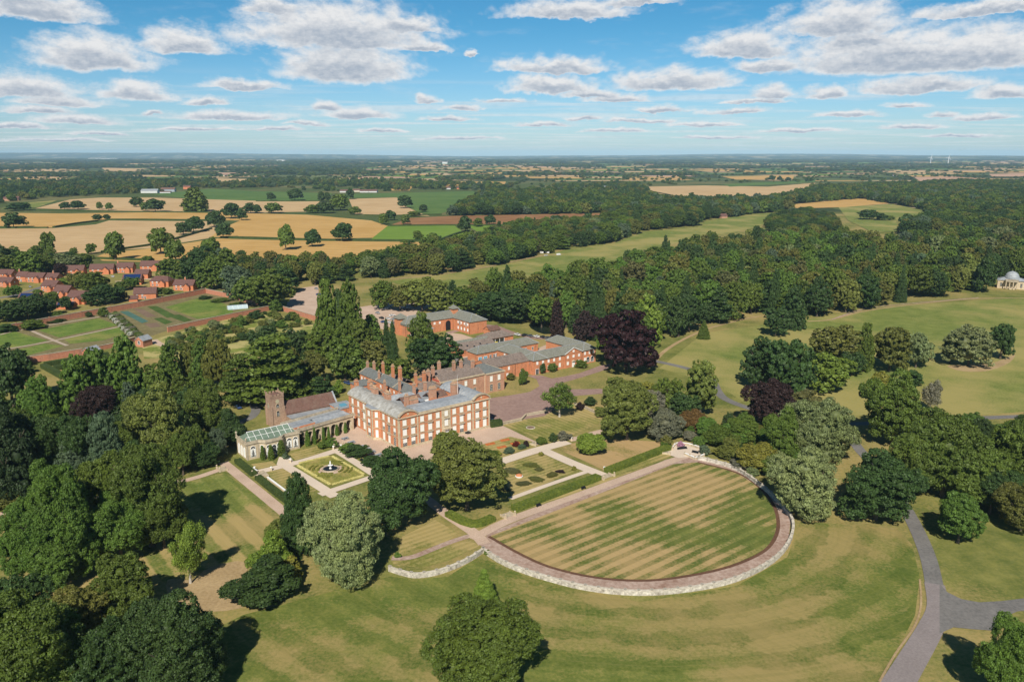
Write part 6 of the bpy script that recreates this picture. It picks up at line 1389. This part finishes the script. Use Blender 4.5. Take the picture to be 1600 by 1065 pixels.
# hedgerow and field trees, village trees, orchard
MID = """
oak|447|352|392|26|mid|oak with a narrow two tiered crown standing in the wheat field
oak|488|359|387|28|dark|round oak in the middle of the three field oaks
oak|536|349|378|35|dark|broad dark oak, widest of the three field oaks
oak|22|333|357|38|dark|broad oak at the left end of the wheat fields
round|77|364|400|22|mid|slim tree on the edge of the stubble field
round|181|364|408|28|mid|tall tree just above the village roofs
round|143|381|398|17|mid|small round tree beside the stubble field edge
oak|252|357|398|42|mid|large field tree with bare lower trunk above the village
round|332|371|400|32|mid|tree in the lower wheat field hedge
round|275|375|410|30|mid|tree on the village side of the lower wheat field
oak|349|349|373|28|dark|dark oak where two field hedges meet
oak|303|339|364|30|dark|dark round tree in the field hedge, tallest of its group
oak|287|348|368|26|dark|dark tree left of the tallest hedge tree
oak|335|330|356|30|dark|dark hedge tree nearest the tall poplar
oak|362|318|342|32|dark|broad dark tree right of the tall poplar
oak|378|325|345|18|dark|small dark tree in the upper wheat hedge
oak|392|317|334|26|dark|dark tree in the top hedge
column|306|294|332|40|mid|tall dense poplar clump standing above all the fields
oak|213|308|324|22|dark|dark tree in the hedge left of the farm
oak|243|311|332|36|dark|wide dark tree group in the hedge below the farm
oak|227|316|330|18|mid|small tree in the hedge below the farm
oak|122|314|328|26|dark|dark round hedge tree in the upper left hedge
oak|101|316|328|18|dark|smaller dark hedge tree in the upper left hedge
oak|156|316|328|12|mid|small hedge tree in the upper left hedge
oak|170|317|329|12|mid|tiny hedge tree in the upper left hedge
oak|153|335|345|16|dark|dark bush like tree between two golden fields
oak|168|335|344|12|dark|small dark tree between two golden fields
oak|28|317|330|36|dark|wide dark tree at the far left hedge
oak|424|301|314|15|dark|lone tree in the upper green pasture
oak|461|295|314|26|dark|broad tree in the upper green pasture
oak|502|300|316|14|dark|left tree of the pair in the upper pasture
oak|512|301|316|12|dark|right tree of the pair in the upper pasture
oak|427|317|334|30|mid|dense rounded tree on the far wheat hedge
oak|402|320|334|16|dark|tree on the far wheat hedge left of the dense one
oak|532|304|330|32|mid|tallest tree of the hedge clump between wheat and stubble
oak|508|316|334|30|dark|left part of the hedge clump between wheat and stubble
oak|488|320|334|26|mid|low left end of the hedge clump
oak|553|323|336|22|mid|low right end of the hedge clump
oak|548|294|312|14|dark|tall thin tree by the far hamlet
oak|634|306|326|24|dark|tree on the corner of the far green field
oak|661|320|332|16|dark|round tree at the corner of the far green field
oak|611|329|345|20|dark|dark round tree at the end of the ploughed strip
oak|600|334|352|16|mid|paler tree beside the dark round one at the ploughed strip
oak|633|335|352|16|mid|tree on the ploughed strip's left end
oak|648|330|339|22|mid|low tree above the ploughed strip
oak|727|338|364|24|dark|dark tree left of the small paddock pair
oak|747|341|355|18|mid|paler tree of the small paddock pair
oak|765|336|352|20|dark|dark round tree right of the small paddock pair
oak|653|361|376|18|mid|round bush tree on the green crop edge
oak|676|364|377|22|mid|low bush tree on the green crop edge
oak|870|337|352|26|dark|dark tree on the brown strip near the wood
oak|919|333|354|24|dark|dark tree at the right end of the brown strip
oak|1081|301|316|16|dark|dark tree on the corner of the big right stubble field
oak|1206|274|283|12|dark|first small tree in the far right field
oak|1218|275|283|9|dark|second small tree in the far right field
oak|1232|277|284|10|dark|third small tree in the far right field
oak|1263|277|285|14|dark|fourth small tree in the far right field
oak|1358|328|344|34|dark|dark trees between two right pastures
oak|1377|333|345|22|dark|smaller dark tree between two right pastures
oak|1392|337|345|12|mid|small tree at the end of the right pasture hedge
oak|1415|335|362|30|dark|dark tree where the right pasture meets the wood
round|20|398|430|50|mid|green tree behind the left village row
round|48|392|432|48|mid|tall green tree left of the village
round|5|385|420|40|dark|dark tree at the left edge above the village
round|100|396|424|46|palegreen|pale feathery tree behind the village roofs
round|95|412|432|26|copper2|dark purple tree behind the village roofs
round|132|396|420|36|mid|green tree behind the leftmost top row house
round|72|400|426|34|mid|green tree behind the long terrace row
round|150|425|462|50|mid|tall grey green tree in the middle of the village
round|163|445|478|56|dark|large dark tree by the kitchen garden wall
round|188|455|472|22|copper2|purple leaved tree by the kitchen garden wall
round|157|432|448|18|copper2|small purple tree in the village middle
round|122|425|452|30|olive|olive tree beside the village green
shrub|108|434|448|36|bright|bright hedge bush behind the stepped row
round|207|433|452|28|fresh|bright green garden tree beside the solar roof house
shrub|190|440|455|22|mid|green garden bush beside the solar roof house
round|268|405|440|42|mid|green tree right of the village top house
round|290|408|445|42|mid|green tree between village and garden wall corner
round|310|394|448|46|dark|tall dark tree behind the lower village row
round|335|402|455|52|mid|tall green tree above the garden corner
round|355|390|440|50|mid|green tree at the edge of the lower wheat field
round|320|385|420|44|dark|dark tree near the lower wheat field corner
round|232|400|412|18|mid|small tree behind the village top row
round|12|470|505|46|dark|dark tree at the left edge before the long wall
round|45|465|502|52|dark|dark tree before the long garden wall
round|75|468|494|34|dark|smaller dark tree before the long garden wall
round|22|446|466|26|fresh|green garden tree at the left village edge
round|60|452|468|20|mid|green garden tree before the stepped row
shrub|90|486|496|18|mid|green bush in front of the blue solar garage
shrub|245|448|460|24|dark|dark garden bush below the hipped roof house
shrub|262|450|460|20|mid|garden bush below the right end house
shrub|10|506|520|44|dark|dark border shrub at the left end of the long wall
shrub|52|500|516|40|mid|border shrub below the long wall left of the path
shrub|88|497|504|30|dark|clipped dark shrub in front of the long wall
shrub|140|487|496|12|dark|single dark bush by the long wall
shrub|162|480|496|18|mid|green bush at the start of the lavender row
shrub|320|462|468|24|dark|border shrub along the upper garden wall
shrub|345|466|473|30|mid|border shrub near the garden wall corner
shrub|372|472|478|24|mid|border shrub above the polytunnel
"""
for ln in MID.strip().split('\n'):
    k, x, yt, yb, w, c_, lb = ln.split('|')
    tree_px(k, float(x), float(yt), float(yb), float(w), c_, lb, 'trees of the village and fields' if k != 'shrub' else None)
for i in range(34):
    t = i/33; row = i % 2; x = 165+(205-165)*t+row*14; y = 491+(527-491)*t+row*2
    tree_px('shrub', x, y-8, y, 9 if row == 0 else 14, ('white', 'palegreen')[0] if row == 0 and i % 4 == 0 else ('palegreen', 'mid', 'grey')[i % 3], 'small rounded plant in the herb rows of the kitchen garden', 'herb row plants in the kitchen garden')
for i in range(120):
    u, v_ = TR.random(), TR.random(); a = Vector((262, 532)).lerp(Vector((425, 488)), u); b_ = Vector((250, 560)).lerp(Vector((490, 510)), u); p = a.lerp(b_, v_)
    w = TR.uniform(7, 19); tree_px('shrub', p.x, p.y-w*.75, p.y, w, TR.choice(('mid', 'dark', 'olive', 'lime', 'palegreen', 'fresh')), 'small fruit tree in the orchard grass', 'fruit trees of the orchard', 'fruit_tree', 'tree')
# ------------------------------------------------------------------ woods
def inside(p, poly):
    c_ = False; j = len(poly)-1
    for i in range(len(poly)):
        a, b_ = poly[i], poly[j]
        if (a[1] > p[1]) != (b_[1] > p[1]) and p[0] < (b_[0]-a[0])*(p[1]-a[1])/(b_[1]-a[1])+a[0]: c_ = not c_
        j = i
    return c_
def scatter(px, sp, rnd, wp=None):
    poly = wp or [tuple(G(*p)[:2]) for p in px]; xs = [p[0] for p in poly]; ys = [p[1] for p in poly]; out = []
    y = min(ys)
    while y < max(ys):
        x = min(xs)
        while x < max(xs):
            q = (x+rnd.uniform(-.42, .42)*sp, y+rnd.uniform(-.42, .42)*sp)
            if inside(q, poly): out.append(q)
            x += sp
        y += sp
    return sorted(out, key=lambda q: q[1])
ICOL = bpy.data.collections.new('crowns'); IDX = {}
for i, (k, lod, v) in enumerate([('round', 'mid', 0), ('round', 'mid', 1), ('round', 'mid', 2), ('oak', 'mid', 0), ('cone', 'mid', 0), ('cedar', 'mid', 0), ('round', 'far', 0), ('round', 'far', 1), ('oak', 'far', 0), ('cone', 'far', 0), ('column', 'mid', 0), ('oak', 'far', 1)]):
    q = bpy.data.objects.new('a_%02d' % i, crown(k, lod, v, True)); ICOL.objects.link(q); IDX.setdefault((k, lod), []).append(i)
def stuff(name, T, kindlabel=None):
    """one object for trees nobody could count; T rows: x, y, w, h, colour, kind, lod"""
    me = bpy.data.meshes.new(name); me.from_pydata([(t[0], t[1], 0) for t in T], [], [])
    A = me.attributes; n = len(T)
    a = A.new('idx', 'INT', 'POINT'); a.data.foreach_set('value', [TR.choice(IDX[(t[5], t[6])]) for t in T])
    a = A.new('rot', 'FLOAT_VECTOR', 'POINT'); a.data.foreach_set('vector', [v for t in T for v in (0, 0, TR.uniform(0, 6.28))])
    a = A.new('scl', 'FLOAT_VECTOR', 'POINT'); a.data.foreach_set('vector', [v for t in T for v in (t[2], t[2], t[3])])
    a = A.new('tint', 'FLOAT_COLOR', 'POINT'); a.data.foreach_set('color', [v for t in T for v in (*[c_*tj*TR.uniform(.95, 1.05) for tj in (TR.uniform(.82, 1.2),) for c_ in (COLS[t[4]] if isinstance(t[4], str) else t[4])], 1)])
    o = link(name, me, kind='stuff')
    g = bpy.data.node_groups.new(name, 'GeometryNodeTree'); g.interface.new_socket('Geometry', in_out='INPUT', socket_type='NodeSocketGeometry'); g.interface.new_socket('Geometry', in_out='OUTPUT', socket_type='NodeSocketGeometry')
    gi = g.nodes.new('NodeGroupInput'); go = g.nodes.new('NodeGroupOutput'); ip = g.nodes.new('GeometryNodeInstanceOnPoints'); ci = g.nodes.new('GeometryNodeCollectionInfo')
    ci.inputs['Collection'].default_value = ICOL; ci.inputs['Separate Children'].default_value = True; ci.inputs['Reset Children'].default_value = True; ip.inputs['Pick Instance'].default_value = True
    def na(nm, dt): q = g.nodes.new('GeometryNodeInputNamedAttribute'); q.data_type = dt; q.inputs[0].default_value = nm; return q.outputs[0]
    L_ = g.links.new; L_(gi.outputs[0], ip.inputs['Points']); L_(ci.outputs[0], ip.inputs['Instance']); L_(na('idx', 'INT'), ip.inputs['Instance Index'])
    er = g.nodes.new('FunctionNodeEulerToRotation'); L_(na('rot', 'FLOAT_VECTOR'), er.inputs[0]); L_(er.outputs[0], ip.inputs['Rotation']); L_(na('scl', 'FLOAT_VECTOR'), ip.inputs['Scale']); L_(ip.outputs[0], go.inputs[0])
    md = o.modifiers.new('trees', 'NODES'); md.node_group = g; return o
WR = random.Random(5)
def pick(pal):
    t = WR.random()*sum(w for *_, w in pal)
    for k, c_, w in pal:
        t -= w
        if t <= 0: return k, c_
    return pal[0][:2]
PALW = [('round', 'mid', 5), ('round', 'dark', 3.6), ('round', 'olive', 3.4), ('round', 'brownish', 1.4), ('round', 'fresh', 2.6), ('round', 'blue', .6), ('cone', 'dark', 2.6), ('cedar', 'mid', 1.3), ('cedar', 'dark', .9), ('column', 'dark', .8), ('round', 'palegreen', .35), ('round', 'lime', .8)]
TONE = {'mid': 'mid green', 'dark': 'dark green', 'olive': 'olive', 'brownish': 'brownish green', 'fresh': 'fresh green', 'blue': 'blue green', 'palegreen': 'pale green', 'copper2': 'purple brown', 'lime': 'yellow green', 'ddark': 'very dark green'}
KW = {'round': 'round crowned tree', 'cone': 'pointed conifer', 'cedar': 'flat layered cedar', 'column': 'tall narrow conifer', 'oak': 'spreading tree', 'shrub': 'bush'}
def wood(px, sp, hr, wr, where, n_ind, pal=PALW, clear=6, name='woodland'):
    rest = []; n = 0
    for x, y in scatter(px, sp, WR):
        if any((x-a)**2+(y-b_)**2 < (w*.38+clear*.5)**2 for a, b_, w in TREE_POS if abs(x-a) < 25): continue
        k, c_ = pick(pal); h = WR.uniform(*hr); w = WR.uniform(*wr)
        if k == 'cone': w *= .6; h *= 1.12
        if k == 'column': w *= .62; h *= 1.15
        if k == 'cedar': w *= 1.15
        wh = where
        if where == 'W': wh = ('in the wood behind the stables and quadrangle', 'in the wood above the curving park edge', 'in the wood between the park meadow and temple')[0 if x < 130 else 1 if x < 250 else 2]
        if n < n_ind: plant(k, Vector((x, y, 0)), w, h, c_, '%s %s %s' % (TONE[c_], KW[k] if w > 9 else 'bushy shrub', wh), 'trees '+wh, 'tall_shrub' if w < 9 else None, 'shrub' if w < 9 else None); n += 1
        else: rest.append((x, y, w, h, c_, k, 'mid' if y < 1500 else 'far'))
    if rest:
        for i, t in enumerate(rest):
            if (t[5], t[6]) not in IDX: rest[i] = t[:5]+('round', t[6])
        stuff(name, rest)
W1 = [(700,470),(745,486),(800,504),(850,498),(900,520),(935,545),(985,560),(1030,548),(1080,524),(1130,505),(1190,490),(1255,500),(1345,484),(1400,474),(1500,462),(1560,455),(1650,448),(1650,392),(1500,385),(1425,380),(1408,394),(1325,394),(1308,382),(1210,380),(1120,398),(1000,420),(950,442),(860,464),(780,474)]
TREE_POS += [(G(1588,446).x, G(1588,446).y, 62), (G(1578,462).x, G(1578,462).y, 40), (G(1556,452).x, G(1556,452).y, 34)]
wood(W1, 13.5, (13, 29), (13, 25), 'W', 105)
wood([(560,434),(620,437),(700,427),(780,414),(850,399),(885,389),(960,379),(1006,363),(940,354),(880,357),(795,364),(745,384),(700,393),(640,404),(545,420)], 14, (14, 22), (15, 22), 'in the belt between wheat and long meadow', 34, name='woodland_belt')
wood([(300,444),(345,452),(420,472),(445,460),(470,448),(530,442),(560,434),(545,420),(440,424),(340,412),(305,414)], 15, (13, 20), (11, 17), 'between the village and the stables', 18, name='village_trees')
wood([(440,560),(500,560),(560,545),(575,575),(540,602),(455,604),(400,590)], 14, (9, 14), (10, 15), 'between orchard and church', 16, name='grove')
wood([(560,604),(600,600),(640,578),(622,562),(590,575)], 13, (10, 14), (9, 13), 'behind the service range', 6, name='grove')
wood([(-70,655),(40,650),(100,655),(235,640),(290,665),(315,700),(300,742),(150,772),(60,790),(-70,800)], 11, (10, 17), (9, 14), 'in the grove left of the pond', 20, [('round', 'mid', 3), ('round', 'dark', 4), ('column', 'fresh', 1.5), ('column', 'blue', .7)], 3, name='grove')
wood([(-90,1000),(130,1000),(200,1020),(240,1100),(230,1200),(-90,1200)], 15, (9, 14), (10, 14), 'in the bottom left corner', 8, [('round', 'olive', 3), ('round', 'dark', 4)], 4, name='grove')
wood([(1410,720),(1500,700),(1640,690),(1640,830),(1530,820),(1440,790)], 13, (12, 17), (11, 15), 'by the right edge beyond the drive', 10, [('round', 'mid', 3), ('round', 'fresh', 2), ('round', 'dark', 2)], 4, name='grove')
wood([(1100,690),(1130,668),(1200,655),(1300,660),(1310,720),(1240,740),(1180,728),(1140,712)], 8, (4, 8), (5, 8), 'in the shrubbery behind the curved wall', 26, [('round', 'mid', 2), ('round', 'fresh', 2), ('round', 'olive', 2), ('round', 'dark', 1)], 2, name='shrubbery')
wood([(985,690),(1030,640),(1040,610),(1100,640),(1110,680),(1060,690),(1040,700)], 7, (2, 4), (3, 5), 'in the rockery near the alcove', 14, [('round', 'mid', 2), ('round', 'fresh', 2), ('round', 'olive', 2)], 2, name='shrubbery')
wood([(-70,455),(0,430),(20,425),(100,420),(140,410),(60,408),(-70,405)], 16, (10, 17), (10, 15), 'above the left village row', 12, name='village_trees')
wood([(-70,520),(0,505),(110,487),(105,478),(0,488),(-70,500)], 11, (8, 13), (9, 13), 'in front of the long garden wall', 8, name='village_trees')
# far woods and hedgerows: masses nobody could count
PALF = [('round', 'mid', 4), ('round', 'dark', 5), ('round', 'olive', 2), ('cone', 'dark', .7), ('oak', 'dark', 2), ('round', 'blue', .7)]
FW = []
def mass(px, sp, hr, wr, keep=1.0):
    for x, y in scatter(px, sp, WR):
        if WR.random() > keep: continue
        k, c_ = pick(PALF); lod = 'mid' if y < 1500 else 'far'
        if (k, lod) not in IDX: k = 'round'
        FW.append((x, y, WR.uniform(*wr)*(.6 if k == 'cone' else 1), WR.uniform(*hr), c_, k, lod))
mass([(702,338),(735,320),(760,304),(860,304),(945,304),(1010,309),(1045,318),(1100,318),(1200,316),(1285,298),(1420,291),(1500,287),(1650,290),(1650,392),(1500,385),(1410,366),(1450,344),(1450,330),(1395,319),(1345,311),(1300,314),(1215,322),(1240,330),(1190,333),(1100,345),(1088,354),(1008,361),(940,354),(948,334)], 17, (14, 23), (18, 26))
mass([(1215,338),(1260,334),(1303,345),(1310,366),(1210,368),(1195,352)], 16, (11, 16), (15, 21))
mass([(850,303),(860,293),(1000,288),(1010,300),(1000,308)], 24, (12, 18), (15, 22), .5)
mass([(-60,322),(0,318),(60,310),(200,304),(236,300),(290,290),(340,290),(330,283),(-60,287)], 30, (12, 20), (17, 26), .7)
mass([(345,291),(480,290),(525,300),(520,290),(610,300),(660,297),(740,298),(760,300),(800,295),(800,291),(610,283),(400,282)], 32, (11, 19), (16, 24), .62)
FIELDS = [[tuple(G(*p)[:2]) for p in q] for q in ([(660,283),(795,283),(795,293),(660,293)], [(1000,291),(1100,289),(1278,285),(1250,301),(1180,313),(1090,311),(1030,304)], [(1125,275),(1245,273),(1245,281),(1130,282)], [(1420,276),(1555,280),(1555,287),(1435,286)], [(1130,287),(1278,284),(1278,286),(1130,293)],
    [(155,261),(235,263),(205,269),(160,268)], [(335,278),(405,279),(400,291),(342,291)], [(850,293),(945,296),(942,303),(855,302)], [(1540,271),(1610,270),(1610,277),(1545,277)], [(605,290),(648,290),(642,299),(608,299)], [(232,302),(330,294),(520,301),(745,297),(748,312),(300,312)])]
fr = random.Random(21)
def noise2(x, y, s):
    from mathutils import noise as _n
    return _n.noise(Vector((x/s, y/s, 3.3)))
far_f = {}
for D0, D1, cs_ in ((2450, 4600, 270), (4600, 8500, 420), (8500, 17000, 800)):
    y = D0
    while y < D1:
        half = y*.70; x = -half
        while x < half:
            cx, cy = x+cs_/2, y+cs_/2
            c4 = [(x+fr.uniform(-.2, .2)*cs_, y+fr.uniform(-.2, .2)*cs_), (x+cs_*.96+fr.uniform(-.2, .2)*cs_, y+fr.uniform(-.2, .2)*cs_), (x+cs_*.96+fr.uniform(-.2, .2)*cs_, y+cs_*.9+fr.uniform(-.15, .2)*cs_), (x+fr.uniform(-.2, .2)*cs_, y+cs_*.9+fr.uniform(-.15, .2)*cs_)]
            used = any(inside((cx, cy), f_) for f_ in FIELDS) or any(inside(q, f_) for f_ in FIELDS for q in c4)
            wd = noise2(cx, cy, cs_*2.6)+fr.uniform(-.25, .25)
            wood_ = wd > (.34 if D0 < 8000 else .22) and not used
            if not wood_ and not used and fr.random() < .85:
                far_f.setdefault(fr.choice((0, 0, 1, 1, 2, 2, 2, 3, 4)), []).append(c4)
            sp = {270: 30, 420: 52, 800: 120}[cs_]; wt = {270: (18, 28), 420: (30, 48), 800: (80, 130)}[cs_]; ht = {270: (11, 19), 420: (11, 20), 800: (13, 24)}[cs_]
            if wood_:
                for q in scatter(None, sp*.85, fr, c4): FW.append((*q, fr.uniform(*wt), fr.uniform(*ht), fr.choice(('dark', 'dark', 'mid', 'blue', 'olive')), 'round', 'far'))
            if not used or True:
                for i in (0, 1):
                    a, b_ = c4[i], c4[i+1]; L_ = math.hypot(b_[0]-a[0], b_[1]-a[1]); k = int(L_/(sp*.55)); dens = fr.uniform(.1, .8)
                    for j in range(k):
                        if fr.random() < dens:
                            t = (j+fr.random())/k; p = (a[0]+(b_[0]-a[0])*t, a[1]+(b_[1]-a[1])*t)
                            if any(inside(p, f_) for f_ in FIELDS): continue
                            FW.append((*p, fr.uniform(*wt)*fr.uniform(.5, .9), fr.uniform(*ht)*fr.uniform(.3, .8), fr.choice(('dark', 'dark', 'mid', 'olive')), 'oak', 'far'))
            x += cs_
        y += cs_
stuff('distant_woodland', FW)
for i, mt in enumerate((WHEAT, STUBB, CROPG, PINKF, CROPB)):
    m = MB()
    for q in far_f.get(i, []): m.add([(p[0], p[1], .25+.02*i) for p in q], [(0, 1, 2, 3)])
    o = m.obj('distant_fields', [mt]); o['kind'] = 'structure'
# low hills on the horizon
def ridge(name, y0, dy, x0, x1, hf, col):
    n = 160; V = []; F = []
    for j in range(9):
        for i in range(n+1):
            x = x0+(x1-x0)*i/n; t = j/8; h = hf(x)*math.sin(math.pi*t)**1.3; V.append((x, y0+dy*t+600*math.sin(x/3000), h+(.2 if 0 < j < 8 else -2)))
    for j in range(8):
        for i in range(n): a = j*(n+1)+i; F.append((a, a+1, a+n+2, a+n+1))
    me = bpy.data.meshes.new(name); me.from_pydata(V, [], F); me.materials.append(col); link(name, me, kind='structure')
hm = new_mat('hill_cover'); b = NB(hm); v = b.vm('MULTIPLY', b.pos(), (1, .4, 0)); q = b.noise(v, .0025, 5, .65)
b.out(b.mix(b.mr(q, .50, .60), (.028, .045, .02), b.mix(b.mr(b.noise(v, .0012, 4, .6), .4, .65), (.12, .14, .06), (.34, .27, .16))), .95, .05)
from mathutils import noise as _nz
ridge('hill', 17500, 5000, -16000, 16000, lambda x: 22+16*_nz.noise(Vector((x/2200, 1, 0)))+6*_nz.noise(Vector((x/500, 2, 0)))+42*min(1, max(0, (x-500)/3500)), hm)
ridge('hill', 24000, 6000, -21000, 21000, lambda x: 52+16*_nz.noise(Vector((x/3500, 5, 0)))+7*_nz.noise(Vector((x/600, 6, 0)))+105*min(1, max(0, (-2000-x)/9000))+75*math.exp(-((x-8800)/4500)**2), hm)
# ------------------------------------------------------------------ haze
m = MB(); m.box(-29000, -2000, -1, 29000, 41000, 255); hz = new_mat('haze_air'); b = NB(hz)
vol = b.n('ShaderNodeVolumePrincipled', {'Color': (.50, .78, 1.0, 1), 'Density': 3.0e-5, 'Anisotropy': -.25}); b.n('ShaderNodeOutputMaterial', {'Volume': vol.outputs[0]})
me = m.mesh('haze', [hz]); link('haze', me, kind='stuff', label='thin blue summer haze', category='haze')
